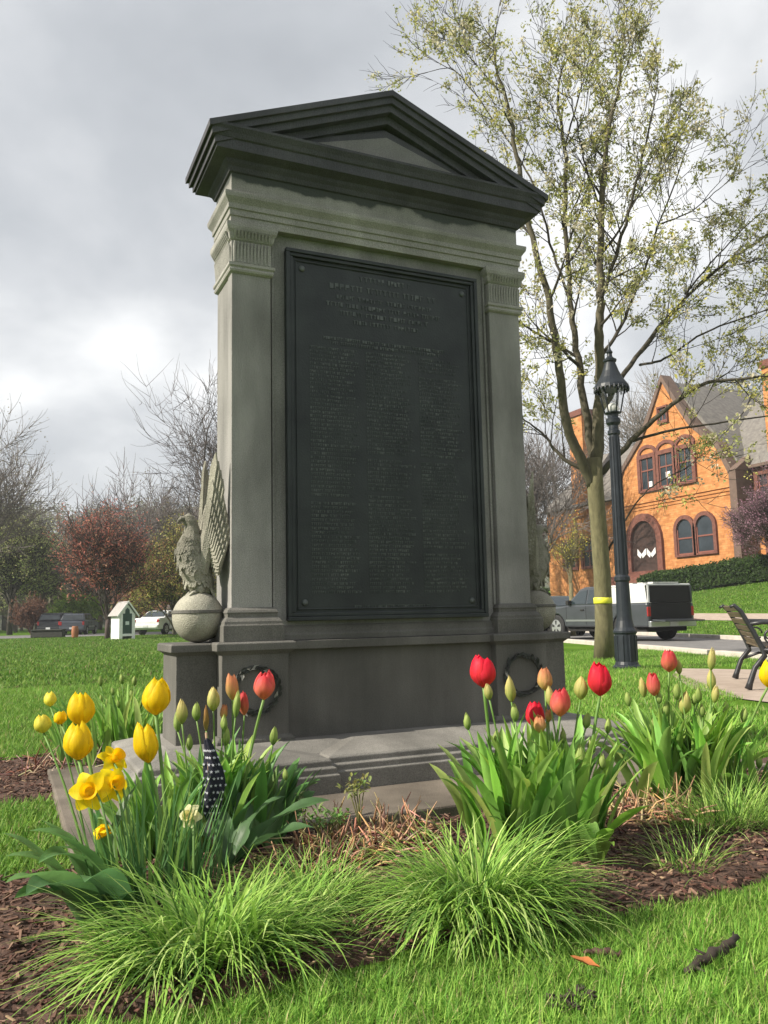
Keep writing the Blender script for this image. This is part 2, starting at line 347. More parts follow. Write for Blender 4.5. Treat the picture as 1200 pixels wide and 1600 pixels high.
# stepped sloping base following the plan
def step_block(x0, x1, yf, yb, y_wall):
    # profile in (y,z): riser with two fillets then slope to the wall
    return x0, x1, yf, yb, y_wall
st = MB()
def plinth(x0, x1, y0, y1, wy, k):
    e = .0015*k
    st.loft(x0, x1, y0, y1, [(0, .05), (0, .135+e), (-.012, .14+e), (-.012, .165+e), (-.03, .172+e), (-.03, .195+e), (-.04, .203+e), (-wy, .245+e)])
plinth(-1.15, -.50, -.47, .60, .30, 0); plinth(.50, 1.15, -.47, .60, .30, 0)
plinth(-1.40, 1.40, -.30, .75, .20, 1); plinth(-.56, .56, -.42, .5, .25, 2)
st.build('stepped_base', s_step, mon, bevel=.004)
pd = MB()
pd.box(-.62, .62, .0, .40, .2, .70)
for s in (-1, 1):
    a, b = sorted((s*.61, s*.95)); pd.box(a, b, -.05, .42, .2, .70)
    a, b = sorted((s*.948, s*1.15)); pd.box(a, b, .052, .415, .2, .698)
    a, b = sorted((s*.60, s*.96)); pd.loft(a, b, -.05, .38, [(.015, .24), (.015, .262), (.0, .28)])
pd.build('pedestal', s_base, mon, bevel=.004)
cp = MB()
cp.box(-.60, .60, -.045, .40, .69, .733)
for s in (-1, 1):
    a, b = sorted((s*.61, s*.95)); cp.loft(a, b, -.05, .41, [(.0, .672), (.022, .69), (.032, .694), (.032, .728), (.02, .736)])
    a, b = sorted((s*.95, s*1.15)); cp.loft(a, b, .052, .40, [(.0, .672), (.018, .688), (.03, .692), (.03, .726), (.02, .732)])
cp.build('ledge', s_base, mon, bevel=.003)
co = MB(); co.box(-W+.004, W-.004, .04, D, .72, 3.14)
for s in (-1, 1):
    a, b = sorted((s*.68, s*W)); co.box(a, b, 0, .08, .9, 2.93)
    a, b = sorted((s*.655, s*.668)); co.box(a, b, .025, .06, .9, 2.915)
co.build('shaft', s_shaft, mon, bevel=.003)
pb = MB()
for s in (-1, 1):
    a, b = sorted((s*.675, s*(W+.005)))
    pb.loft(a, b, -.002, D-.02, [(.045, .736), (.045, .815), (.040, .822), (.038, .835), (.026, .85), (.018, .856), (.018, .872), (.022, .88), (.016, .892), (.0, .905)])
pb.loft(-.64, .64, .02, .2, [(.02, .735), (.02, .762), (.008, .772), (0, .80), (-.005, .81)])
pb.build('pilaster_base', s_base, mon, bevel=.002)
for s in (-1, 1):
    cpz = MB()
    a, b = sorted((s*.682, s*(W+.0)))
    cpz.loft(a, b, -.003, D-.01, [(.0, 2.652), (.012, 2.66), (.016, 2.67), (.012, 2.682), (.02, 2.69), (.02, 2.705), (.004, 2.712), (.003, 2.83), (.012, 2.838), (.016, 2.85), (.02, 2.87), (.03, 2.885), (.034, 2.90), (.034, 2.922)])
    nfl = 11
    for i in range(nfl):     # little upright leaves round the neck, and eggs above
        x = a+.012+(b-a-.024)*i/(nfl-1)
        cpz.tube([(x, -.006, 2.715), (x, -.010, 2.79), (x, -.018, 2.825)], [.006, .008, .004], 6)
        cpz.tube([(x, -.018, 2.845), (x, -.032, 2.878)], [.005, .009], 6)
    for i in range(14):
        y = .012+(D-.03)*i/13; xx = s*(W+.006)
        cpz.tube([(xx, y, 2.715), (xx+s*.004, y, 2.79), (xx+s*.012, y, 2.825)], [.006, .008, .004], 6)
        cpz.tube([(xx+s*.012, y, 2.845), (xx+s*.026, y, 2.878)], [.005, .009], 6)
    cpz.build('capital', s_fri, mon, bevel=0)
en = MB()
en.loft(-W, W, 0, D, [(.008, 2.923), (.008, 2.965), (.016, 2.968), (.016, 3.0), (.024, 3.003), (.024, 3.03), (.03, 3.04), (.044, 3.06), (.047, 3.075), (.047, 3.088), (.004, 3.096), (.004, 3.215)])
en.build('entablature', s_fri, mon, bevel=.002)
cn = MB()
cn.loft(-W, W, 0, D, [(.0, 3.208), (.016, 3.212), (.026, 3.236), (.042, 3.25), (.046, 3.268), (.105, 3.282), (.108, 3.335), (.118, 3.34), (.128, 3.362), (.146, 3.385), (.148, 3.398)])
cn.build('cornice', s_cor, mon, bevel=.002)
pe = MB()
ex, az_, ez = 1.04, 3.822, 3.398
sl = (az_-ez)/ex
def chev(top, thick, y0, y1, xe):
    zp = az_-top; 
    pe.prism([(-xe, zp-sl*xe), (0, zp), (xe, zp-sl*xe), (xe-.001, zp-sl*xe-thick), (0, zp-thick), (-xe+.001, zp-sl*xe-thick)], 'y', y0, y1)
chev(0, .035, -.15, .49, ex+.004); chev(.033, .04, -.135, .475, ex-.012); chev(.07, .045, -.115, .455, ex-.03); chev(.112, .05, -.07, .40, ex-.09)
pe.prism([(-.86, 3.39), (0, 3.70), (.86, 3.39)], 'y', -.005, .34)
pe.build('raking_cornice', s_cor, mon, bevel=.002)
tyb = MB()
def tri(hw, z0, zp, y0, y1, mbx): mbx.prism([(-hw, z0), (0, zp), (hw, z0)], 'y', y0, y1)
tri(.80, 3.40, 3.640, -.035, .0, tyb); tri(.74, 3.402, 3.620, -.050, -.03, tyb)
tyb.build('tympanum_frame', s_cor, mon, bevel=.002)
typ = MB(); tri(.60, 3.405, 3.583, -.054, -.045, typ)
s_tym = stone('tympanum_stone', (.13, .125, .125), (.19, .182, .18), (.25, .24, .235))
typ.build('tympanum_panel', s_tym, mon)
# bronze tablet
tb = MB()
x0, x1, z0, z1 = -.592, .592, .835, 2.838
tb.box(x0, x1, .012, .045, z0, z1)
def frame(mbx, x0, x1, z0, z1, wd, ya, yb):
    mbx.box(x0, x1, ya, yb, z0, z0+wd); mbx.box(x0, x1, ya, yb, z1-wd, z1)
    mbx.box(x0, x0+wd, ya+.0005, yb, z0+wd, z1-wd); mbx.box(x1-wd, x1, ya+.0005, yb, z0+wd, z1-wd)
tablet = tb.build('bronze_tablet', m_brz, mon)
fb = MB(); frame(fb, x0-.004, x1+.004, z0-.004, z1+.004, .022, -.012, .02); frame(fb, x0+.018, x1-.018, z0+.018, z1-.018, .02, -.004, .02); frame(fb, x0+.052, x1-.052, z0+.052, z1-.052, .009, .005, .02)
fb.build('tablet_frame', m_brz, tablet, bevel=.004)
lt = MB()
def line(xa, xb, z, h, pr=.0045):
    x = xa
    while x < xb:
        for _ in range(random.randint(4, 9)):
            wl = h*U(.45, .8)
            if x+wl > xb: break
            k = random.random()
            if k < .5: lt.box(x, x+wl*.28, .0125-pr, .02, z, z+h); lt.box(x+wl*.28, x+wl, .0126-pr, .02, z+h*random.choice([0, .4, .8]), z+h*random.choice([.85, 1, 1]))
            else: lt.box(x, x+wl, .0126-pr, .02, z+h*.8, z+h); lt.box(x+wl*.35, x+wl*.65, .0125-pr, .02, z, z+h*.8)
            x += wl*1.35
        x += h*.7
for zc, hw, h in ((2.72, .16, .028), (2.655, .34, .032), (2.60, .30, .024), (2.555, .36, .024), (2.51, .28, .024), (2.465, .20, .022), (2.36, .38, .016), (2.335, .34, .016)):
    line(-hw, hw, zc, h)
for cx in (-.46, -.13, .20):
    z = 2.30
    while z > .96:
        if random.random() > .04: line(cx, cx+U(.21, .30), z, .0135, .0035)
        z -= .0225
line(-.22, .24, .895, .013)
lt.build('lettering', m_brz2, tablet)
for x in (-.50, .50):
    for z in (.925, 2.74):
        ro = MB(); ro.lathe(0, 0, [(.001, 0), (.018, 0), (.016, .006), (.008, .009), (.0, .01)], 12)
        for i in range(len(ro.v)):
            a = ro.v[i]; ro.v[i] = (x+a[0], .012-a[2], z+a[1])
        ro.build('rosette', m_brz2, tablet, smooth=True)
# wreaths on the pilaster pedestals
m_lich = mat('lichen_leaf', rough=.8, attr=True, var=.3, scale=40)
for s in (-1, 1):
    wr = MB(); cx, cz, rr = s*.78, .50, .115
    for i in range(54):
        a = i/54*6.28; rad = rr+U(-.012, .012); p = Vector((cx+rad*math.cos(a), -.062, cz+rad*math.sin(a)*.95))
        d = Vector((-math.sin(a)+U(-.5, .5), -.35, math.cos(a)+U(-.5, .5))).normalized(); sd_ = d.cross(Vector((0, 1, 0))).normalized()
        b = random.choice([(.035, .04, .032), (.05, .055, .045), (.03, .03, .028)])
        if random.random() < .14: b = (.34, .33, .29)
        l = U(.018, .03); q = sd_*l*.38
        wr.add([p-d*l, p+q+Vector((0, -.008, 0)), p+d*l+Vector((0, -.006, 0)), p-q+Vector((0, -.008, 0)), p+Vector((0, .012, 0))], [(0, 1, 2, 3), (0, 4, 1), (1, 4, 2), (2, 4, 3), (3, 4, 0)], b)
    wr.tube([(cx+rr*math.cos(i/24*6.283), -.054, cz+rr*math.sin(i/24*6.283)*.95) for i in range(25)], .012, 6, (.05, .052, .045))
    wr.build('wreath', m_lich, mon)
# eagles on stone balls (each one carved piece of the monument)
s_eag = stone('eagle_stone', (.16, .15, .12), (.30, .285, .235), (.46, .44, .36), bump=.8, st=(1, 1, 1))
def eagle(s):
    g = lambda x, y, z: (s*x, y, z)     # x measured outwards
    bl = MB(); bx, by, bz, br = 1.022, .16, .862, .129
    bl.lathe(s*bx, by, [(br*math.sin(a), bz-br*math.cos(a)) for a in np.linspace(.02, 3.12, 22)], 36)
    bo = bl.build('ball', s_eag, mon, smooth=True)
    rb = MB(); rb.lathe(s*bx, by, [(br*1.0, bz+.018), (br*1.025, bz+.02), (br*1.025, bz+.034), (br*.985, bz+.036)], 36); rb.build('band', s_base, bo)
    e = MB()
    sp = [(1.0, .17, .985, .055, .04), (1.02, .165, 1.04, .075, .065), (1.045, .16, 1.11, .083, .075), (1.06, .16, 1.18, .080, .072), (1.062, .158, 1.24, .066, .06), (1.055, .155, 1.29, .046, .043), (1.058, .152, 1.325, .036, .035), (1.068, .15, 1.352, .036, .034), (1.078, .148, 1.375, .027, .026), (1.075, .148, 1.39, .008, .008)]
    k = 16; vs = []
    for (x, y, z, rx, ry) in sp:
        for j in range(k):
            a = 2*math.pi*j/k; rgh = 1+.07*noise.noise(Vector((x*30, math.cos(a)*3, z*40)))
            vs.append(g(x+rx*math.cos(a)*rgh, y+ry*math.sin(a)*rgh, z))
    n = len(sp); fs = [(i*k+j, i*k+(j+1) % k, (i+1)*k+(j+1) % k, (i+1)*k+j) for i in range(n-1) for j in range(k)]+[tuple(range(k)), tuple((n-1)*k+j for j in range(k))]
    e.add(vs, fs)
    for i in range(260):      # carved breast feathers
        z = U(1.0, 1.30); a = U(0, 6.28)
        j = min(range(n), key=lambda q: abs(sp[q][2]-z)); x, y, _, rx, ry = sp[j]
        p = Vector((x+rx*math.cos(a), y+ry*math.sin(a), z)); nrm = Vector((math.cos(a), math.sin(a), .1)).normalized(); t = Vector((0, 0, -1)); b = nrm.cross(t).normalized()
        l, wd = .022, .009
        q = [p+nrm*.001-t*l*.4-b*wd, p+nrm*.001-t*l*.4+b*wd, p+nrm*.003+t*l*.3+b*wd, p+nrm*.004+t*l*.75, p+nrm*.003+t*l*.3-b*wd]
        e.add([g(*v) for v in q]+[g(*(p-nrm*.006))], [(0, 1, 2, 3, 4), (0, 5, 1), (1, 5, 2), (2, 5, 3), (3, 5, 4), (4, 5, 0)])
    e.build('eagle_body', s_eag, mon, smooth=False)
    bk = MB(); bk.tube([g(1.085, .147, 1.362), g(1.115, .143, 1.362), g(1.128, .142, 1.35), g(1.13, .142, 1.335)], [.017, .013, .008, .002], 8); bk.build('beak', s_eag, mon, smooth=True)
    for sgn in (-1, 1):
        lg = MB(); lg.tube([g(1.01, .165+sgn*.03, 1.03), g(1.02, .16+sgn*.035, .995), g(1.03, .16+sgn*.036, .985)], [.03, .024, .02], 8)
        for q in (-1, 0, 1): lg.tube([g(1.03, .16+sgn*.036, .992), g(1.06, .16+sgn*.036+q*.014, .985), g(1.078, .16+sgn*.036+q*.018, .97)], [.009, .008, .003], 6)
        lg.build('leg', s_eag, mon, smooth=True)
    tl = MB()
    for i in range(5):
        y = .12+i*.02; tl.obox(g(.945, y+.01, .96), Vector((s*.004, 0, 0))*1.6, (0, .011, 0), Vector((s*-.035, 0, -.075)))
    tl.build('tail', s_eag, mon)
    for side in (-1, 1):      # two raised wings, overlapping rows of feathers
        wg = MB()
        # wing root at shoulder, sweeping up against the shaft
        for row, (ln, nf, off) in enumerate(((.34, 9, 0.0), (.25, 9, .012), (.16, 10, .022), (.09, 10, .03))):
            for i in range(nf):
                t = i/(nf-1)
                root = Vector((1.00-.055*t, .16+side*(.045+.03*t), 1.24-.17*t+.05*row*.3))
                tipd = Vector((-.20+.14*(1-t)*1.0-.02, side*.18, 1.0)).normalized()
                L = (ln*(1.22-.50*t))
                if row == 0 and t < .4: L *= 1.12
                p = root+Vector((-.005, side*off, .0)); q = p+tipd*L
                wv = Vector((-.55, side*.8, 0)).normalized()
                th = Vector((.8, side*.55, 0)).normalized()
                wd = .022-.002*row
                A = p; B = p+tipd*L*.85
                wg.add([g(*(A-wv*wd*.6)), g(*(A+wv*wd*.6)), g(*(B+wv*wd)), g(*q), g(*(B-wv*wd)), g(*(A-wv*wd*.6+th*.014)), g(*(A+wv*wd*.6+th*.014)), g(*(B+wv*wd+th*.012)), g(*(q+th*.01)), g(*(B-wv*wd+th*.012))],
                       [(0, 1, 2, 3, 4), (9, 8, 7, 6, 5), (0, 5, 6, 1), (1, 6, 7, 2), (2, 7, 8, 3), (3, 8, 9, 4), (4, 9, 5, 0)])
        core = [Vector((1.01, .16+side*.04, 1.08)), Vector((.985, .16+side*.055, 1.25)), Vector((.96, .16+side*.08, 1.4)), Vector((.94, .16+side*.11, 1.55))]
        wg.tube([g(*c) for c in core], [.03, .042, .035, .012], 8)
        wg.build('wing', s_eag, mon)
eagle(-1); eagle(1)
# ================================================================ PLANTS
random.seed(21)
m_tleaf = mat('tulip_leaf', rough=.45, attr=True, var=.18, scale=22, stretch=(1, 1, .3), trans=.38, spec=.35, bump=.15, bscale=60)
m_stem = mat('flower_stem', rough=.5, attr=True, trans=.25)
m_petal = mat('flower_petal', rough=.55, attr=True, var=.16, scale=45, stretch=(1, 1, .22), bump=.25, bscale=70, trans=.45, spec=.3)
m_fine = mat('fine_leaf', rough=.5, attr=True, trans=.4, spec=.3)
GREENS = [(.20, .39, .06), (.26, .47, .075), (.33, .54, .11), (.15, .31, .06), (.37, .56, .15)]
DKGREEN = [(.09, .20, .07), (.13, .27, .085), (.17, .33, .10)]
def leaf_mesh(mb, base, az, L, Wd, lean, curv, col, fold=.35, wave=0, twist=0, n=10, tipc=None):
    p = Vector(base); pts = []; th = lean; ph = U(0, 6)
    d2 = Vector((math.cos(az), math.sin(az), 0)); s0 = Vector((-math.sin(az), math.cos(az), 0))
    cs = []
    for i in range(n+1):
        t = i/n
        th = lean+curv*t*t
        d = d2*math.sin(th)+Vector((0, 0, math.cos(th))); nn = d2*-math.cos(th)+Vector((0, 0, math.sin(th)))
        w = Wd*.5*(min(1, .30+t*2.2) if t < .35 else 1)*max(0, 1-max(0, (t-.35)/.65)**2.1)**.9
        tw = twist*t; s = s0*math.cos(tw)+nn*math.sin(tw); n2 = nn*math.cos(tw)-s0*math.sin(tw)
        for j in (-1, -.5, 0, .5, 1):
            q = p+s*(w*j)+n2*(fold*w*(abs(j)**1.4))+n2*(wave*w*math.sin(t*11+ph+j*1.5)*abs(j))
            pts.append(q)
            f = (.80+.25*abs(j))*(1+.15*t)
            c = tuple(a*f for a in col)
            if tipc and t > .8: c = tuple(a*(1-(t-.8)*4)+b*(t-.8)*4 for a, b in zip(c, tipc))
            cs.append(c)
        p = p+d*(L/n)
    b = len(mb.v); mb.v += [tuple(q) for q in pts]; mb.c += cs
    mb.f += [(b+i*5+j, b+i*5+j+1, b+(i+1)*5+j+1, b+(i+1)*5+j) for i in range(n) for j in range(4)]
def make_leaf(parent, base, az, L, Wd, lean, curv, col, **k):
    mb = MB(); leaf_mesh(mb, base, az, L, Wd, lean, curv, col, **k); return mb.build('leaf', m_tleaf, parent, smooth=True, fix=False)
def bezier(a, b, c, n=8): return [a*(1-t)**2+b*2*t*(1-t)+c*t*t for t in [i/n for i in range(n+1)]]
def petals(mb, P, ax, Rr, H, ca, cb, openn=.55, npet=6, edge=None):
    ax = Vector(ax).normalized(); e1 = ax.orthogonal().normalized(); e2 = ax.cross(e1); ph0 = U(0, 6.28)
    for k in range(npet):
        inner = k % 2; A = ph0+k*math.pi*2/npet+U(-.06, .06); rs = (1.0 if not inner else .90)*U(.97, 1.04); hs = U(.86, 1.05); pf = U(.88, 1.06)
        NU, NV = 10, 7; pts = []; cs = []
        for i in range(NU+1):
            t = i/NU
            prof = (math.sin(min(1, t*2.3)*math.pi/2)**.7)*(1-(1-openn)*max(0, (t-.40)/.60)**2.2)
            r = Rr*rs*max(.10, prof)
            hw = 1.05*(math.sin(math.pi*min(1, .20+t*.50))**.8)*max(.0, 1-max(0, (t-.76)/.24)**2.6)**.55
            for j in range(NV):
                s = -1+2*j/(NV-1)
                a = A+s*hw*(.95)
                rr = r*(1-.05*abs(s)**2+.035*math.cos(s*3.1)) + .0012*noise.noise(Vector((t*7, s*3, k)))
                q = P+ax*(H*hs*t-H*.05*abs(s)*t)+(e1*math.cos(a)+e2*math.sin(a))*rr
                pts.append(q)
                m_ = min(1, max(0, t*1.25-.12+.15*abs(s)))
                c = [x*(1-m_)+y*m_ for x, y in zip(ca, cb)]
                if edge: e_ = abs(s)**3*.7; c = [x*(1-e_)+y*e_ for x, y in zip(c, edge)]
                st_ = 1-.13*(1 if (j in (2, 4)) else 0); cs.append(tuple(x*st_*pf for x in c))
        b = len(mb.v); mb.v += [tuple(q) for q in pts]; mb.c += cs
        mb.f += [(b+i*NV+j, b+i*NV+j+1, b+(i+1)*NV+j+1, b+(i+1)*NV+j) for i in range(NU) for j in range(NV-1)]
RED = dict(ca=(.70, .06, .06), cb=(.88, .012, .05), edge=(.92, .05, .10)); PINK = dict(ca=(.75, .34, .16), cb=(.80, .07, .09), edge=(.85, .22, .20))
PEACH = dict(ca=(.62, .55, .18), cb=(.80, .34, .16), edge=(.85, .45, .25)); CREAM = dict(ca=(.42, .52, .12), cb=(.72, .62, .24))
BUD = dict(ca=(.22, .36, .08), cb=(.48, .58, .17)); YEL = dict(ca=(.92, .66, .006), cb=(.95, .70, .004), edge=(.97, .80, .02)); PALEY = dict(ca=(.70, .72, .10), cb=(.92, .80, .10))
BRN = dict(ca=(.35, .28, .08), cb=(.55, .30, .10))
def tulip(u, v, wpx, hpx, kind, root, dpt, label, group, lean=None, nl=3, LL=(.26, .42), LW=(.026, .045), greens=GREENS, openn=None, lz=1.0):
    """tulip whose bloom centre stands where pixel (u,v) points at depth dpt; root = ground point"""
    P = dep(u, v, dpt); sc_ = dpt/FPX; H = hpx*sc_; Rr = wpx*sc_*.5
    rt = Vector((root[0], root[1], max(mulch_z(*root[:2]), .0) if len(root) < 3 else root[2]))
    o = thing('tulip', label, 'tulip', rt, 0, group)
    T = P-rt; ax = Vector((T.x*.35+U(-.05, .05), T.y*.35+U(-.05, .05), T.z)).normalized()
    if lean: ax = (ax+Vector(lean)).normalized()
    b = T-ax*H*.5
    mid = Vector((b.x*.35, b.y*.35, b.z*.55))
    s = MB(); sr = max(.0030, min(.006, Rr*.13)); gc = random.choice([(.16, .30, .06), (.22, .36, .09)])
    s.tube(bezier(Vector((0, 0, -.03)), mid, b+ax*H*.03, 9), [sr*1.15]*5+[sr]*5, 7, gc); s.build('stem', m_stem, o, smooth=True)
    f = MB()
    op = openn if openn is not None else (.50 if kind is RED else .42 if kind is YEL else .42 if kind in (PINK, PEACH, PALEY) else .12)
    petals(f, b, ax, Rr, H, openn=op, **kind, npet=6); f.build('bloom', m_petal, o, smooth=True, fix=False)
    a0 = U(0, 6.28)
    for i in range(nl):
        hgt = U(*LL)
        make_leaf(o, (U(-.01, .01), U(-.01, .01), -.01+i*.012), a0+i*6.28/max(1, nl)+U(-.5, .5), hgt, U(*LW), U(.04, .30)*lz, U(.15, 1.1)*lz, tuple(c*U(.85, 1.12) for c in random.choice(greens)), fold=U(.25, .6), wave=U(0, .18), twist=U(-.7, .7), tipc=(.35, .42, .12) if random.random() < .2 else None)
    return o
def shoots(root_c, rad, n, label, group, LL, LW, greens, lean=(.1, .45)):
    for _ in range(n):
        a = U(0, 6.28); r = rad*math.sqrt(random.random()); x, y = root_c[0]+r*math.cos(a), root_c[1]+r*math.sin(a)*.7
        o = thing('tulip_shoot', label, 'tulip', (x, y, mulch_z(x, y)), 0, group)
        for i in range(3):
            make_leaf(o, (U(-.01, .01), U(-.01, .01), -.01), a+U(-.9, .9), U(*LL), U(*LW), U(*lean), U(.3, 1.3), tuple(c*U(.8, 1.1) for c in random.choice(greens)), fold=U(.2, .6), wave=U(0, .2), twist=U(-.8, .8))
def clump(c, rad, heads, group, where, spread=.09, **kw):
    d0 = None
    for h in heads:
        u, v, wp, hp, kind, lab = h[:6]; dd = h[6] if len(h) > 6 else 0
        # put the root under the bloom, drawn in towards the clump's centre
        d0 = depth_of((c[0], c[1], .3))
        P = dep(u, v, d0+dd)
        x = c[0]+(P.x-c[0])*.55+U(-spread, spread)*.5; y = c[1]+(P.y-c[1])*.55+U(-spread, spread)
        r = math.hypot(x-c[0], y-c[1])
        if r > rad: x = c[0]+(x-c[0])*rad/r; y = c[1]+(y-c[1])*rad/r
        tulip(u, v, wp, hp, kind, (x, y), d0+dd, lab, group, **kw)
gb = lambda w: 'slender tulip with a closed green bud '+w
# --- clump right of centre (red)
C1 = (-.21, -1.60); w1 = 'in the clump before the right pedestal'
clump(C1, .20, [
 (755, 1049, 40, 50, RED, 'tall scarlet tulip, leftmost open bloom before the right pedestal', -.05),
 (763, 1081, 14, 26, CREAM, 'cream bud close under the tall scarlet tulip', -.12),
 (851, 1060, 24, 38, PEACH, 'peach tulip bud standing before the right pedestal wreath', .05),
 (859, 1088, 14, 32, CREAM, 'narrow cream bud between the peach bud and the pink tulip', 0),
 (875, 1097, 32, 44, PINK, 'pink half open tulip below the peach bud', -.03),
 (836, 1116, 30, 42, RED, 'red tulip hanging lowest in front of the right wreath', .06),
 (843, 1130, 20, 30, PEACH, 'peach bud overlapping the lowest red tulip', -.05),
 (857, 1118, 11, 22, PEACH, 'tiny peach bud beside the lowest red tulip', .02),
 (937, 1061, 37, 52, RED, 'crimson tulip standing right of the monument against the lawn', 0),
 (908, 1075, 22, 36, CREAM, 'cream yellow tulip bud just left of the crimson tulip', .04),
 (730, 1127, 12, 28, BUD, gb(w1), 0), (797, 1076, 17, 42, CREAM, 'tall pale green tulip bud left of the right wreath', .08),
 (804, 1113, 13, 30, BUD, gb(w1), -.05), (950, 1134, 11, 26, BUD, gb(w1), .05), (917, 1126, 13, 26, BUD, gb(w1), 0), (941, 1190, 12, 26, BUD, gb(w1), -.08),
 (924, 1165, 13, 30, BUD, gb(w1), .02), (776, 1152, 12, 24, BUD, gb(w1), 0), (880, 1150, 10, 24, BUD, gb(w1), 0), (906, 1186, 20, 50, BUD, gb(w1), -.1)],
 'tulips in the clump before the right pedestal', w1, nl=4, LL=(.36, .48), LW=(.042, .066))
shoots(C1, .25, 18, 'leafy tulip shoot without bloom '+w1, 'tulips in the clump before the right pedestal', (.33, .45), (.04, .064), GREENS, lean=(.03, .38))
shoots((C1[0]+.12, C1[1]-.08), .2, 8, 'leafy tulip shoot without bloom '+w1, 'tulips in the clump before the right pedestal', (.22, .34), (.04, .06), GREENS, lean=(.2, .8))
# --- far right clump
C2 = (.82, -1.16); w2 = 'in the rightmost clump near the bench'
clump(C2, .30, [
 (1045, 1032, 25, 36, PINK, 'rose red tulip, topmost in the rightmost clump, below the truck', 0),
 (1061, 1042, 10, 24, CREAM, 'thin cream bud touching the topmost rose red tulip', .02),
 (1021, 1069, 21, 37, PINK, 'rose pink tulip, lower of the two blooms in the rightmost clump', 0),
 (1004, 1074, 12, 32, CREAM, 'cream bud left of the lower rose pink tulip', .04), (1030, 1090, 10, 20, BUD, gb(w2)),
 (981, 1092, 10, 24, BUD, gb(w2)), (1057, 1080, 12, 28, BUD, gb(w2)), (1070, 1098, 19, 38, CREAM, 'stout pale yellow green bud in the middle of the rightmost clump'), (1091, 1086, 11, 26, BUD, gb(w2)),
 (1112, 1030, 13, 36, CREAM, 'tallest pale bud in the rightmost clump, beside the bench', 0), (1111, 1062, 14, 34, CREAM, 'pale bud directly below the tallest pale bud', .03), (1118, 1084, 12, 30, CREAM, 'pale bud lowest of the three stacked by the bench', -.03),
 (1040, 1109, 11, 24, BUD, gb(w2)), (1134, 1106, 10, 22, BUD, gb(w2)), (1163, 1117, 11, 24, BUD, gb(w2)), (1097, 1110, 9, 22, BUD, gb(w2)), (1020, 1133, 10, 22, BUD, gb(w2)), (1085, 1092, 9, 20, BUD, gb(w2)),
 (1150, 1165, 10, 22, BUD, gb(w2)), (1186, 1190, 10, 22, BUD, gb(w2)), (970, 1195, 10, 20, BUD, gb(w2)),
 (1201, 1052, 28, 44, YEL, 'yellow tulip cut by the right edge of the picture before the bench', -.2)],
 'tulips in the rightmost clump near the bench', w2, nl=4, LL=(.30, .44), LW=(.034, .054))
shoots(C2, .34, 22, 'leafy tulip shoot without bloom '+w2, 'tulips in the rightmost clump near the bench', (.33, .46), (.042, .062), GREENS, lean=(.05, .5))
shoots((1.12, -1.3), .2, 12, 'leafy tulip shoot without bloom '+w2, 'tulips in the rightmost clump near the bench', (.2, .34), (.03, .05), GREENS, lean=(.1, .7))
# --- left red clump
C3 = (-1.13, -.99); w3 = 'in the clump before the left pedestal'
clump(C3, .20, [
 (413, 1070, 34, 46, PINK, 'coral red tulip, rightmost bloom before the left pedestal wreath'),
 (362, 1072, 20, 44, PEACH, 'peach green tulip bud at the left of the left wreath', .05),
 (381, 1099, 16, 38, PINK, 'small pink tulip inside the left wreath', .03),
 (350, 1112, 12, 26, PEACH, 'dull orange bud under the peach green bud', .03),
 (370, 1100, 12, 44, BUD, gb(w3), 0), (284, 1110, 18, 42, CREAM, 'plump pale bud left of the folded flag', -.05), (307, 1112, 14, 30, BUD, gb(w3)),
 (333, 1092, 20, 38, CREAM, 'pale yellow green double looking bud directly above the folded flag', .02), (322, 1122, 9, 42, BRN, 'narrow brownish bud just above the flag tip', .0), (277, 1128, 13, 32, BUD, gb(w3)),
 (350, 1130, 11, 26, BUD, gb(w3)), (428, 1150, 13, 30, BUD, gb(w3)), (446, 1210, 9, 20, BUD, gb(w3)), (296, 1160, 11, 26, BUD, gb(w3)), (354, 1150, 12, 30, BUD, gb(w3))],
 'tulips in the clump before the left pedestal', w3, nl=4, LL=(.27, .40), LW=(.04, .06), greens=GREENS+DKGREEN)
shoots(C3, .20, 8, 'leafy tulip shoot without bloom '+w3, 'tulips in the clump before the left pedestal', (.27, .38), (.045, .065), DKGREEN+GREENS[:3], lean=(.03, .4))
shoots((C3[0]+.1, C3[1]-.12), .08, 4, 'broad dark tulip leaves low beside the folded flag', 'tulips in the clump before the left pedestal', (.26, .36), (.075, .105), DKGREEN, lean=(.3, .8))
shoots((C3[0]-.22, C3[1]+.02), .14, 9, 'leafy tulip shoot without bloom '+w3, 'tulips in the clump before the left pedestal', (.28, .40), (.03, .05), GREENS, lean=(.02, .3))
# --- small clump behind left
C4 = (-1.25, 1.12); w4 = 'in the small clump behind the yellow tulips'
clump(C4, .32, [(157, 1064, 7, 18, BUD, gb(w4)), (190, 1061, 7, 16, BUD, gb(w4)), (210, 1063, 8, 18, BUD, gb(w4)), (176, 1080, 6, 14, BUD, gb(w4)), (168, 1098, 6, 14, BUD, gb(w4)),
 (185, 1100, 6, 14, BUD, gb(w4)), (158, 1092, 6, 14, BUD, gb(w4)), (220, 1100, 6, 14, BUD, gb(w4)), (205, 1085, 6, 14, BUD, gb(w4)), (232, 1110, 6, 14, BUD, gb(w4))],
 'tulips in the small clump behind the yellow tulips', w4, nl=4, LL=(.28, .42), LW=(.022, .035))
shoots((-1.42, -.98), .14, 9, 'leafy tulip shoot without bloom between the yellow tulips and the left pedestal', 'tulips in the clump before the left pedestal', (.26, .38), (.03, .048), GREENS, lean=(.02, .35))
shoots(C4, .36, 30, 'leafy tulip shoot without bloom '+w4, 'tulips in the small clump behind the yellow tulips', (.34, .50), (.028, .045), GREENS, lean=(.02, .35))
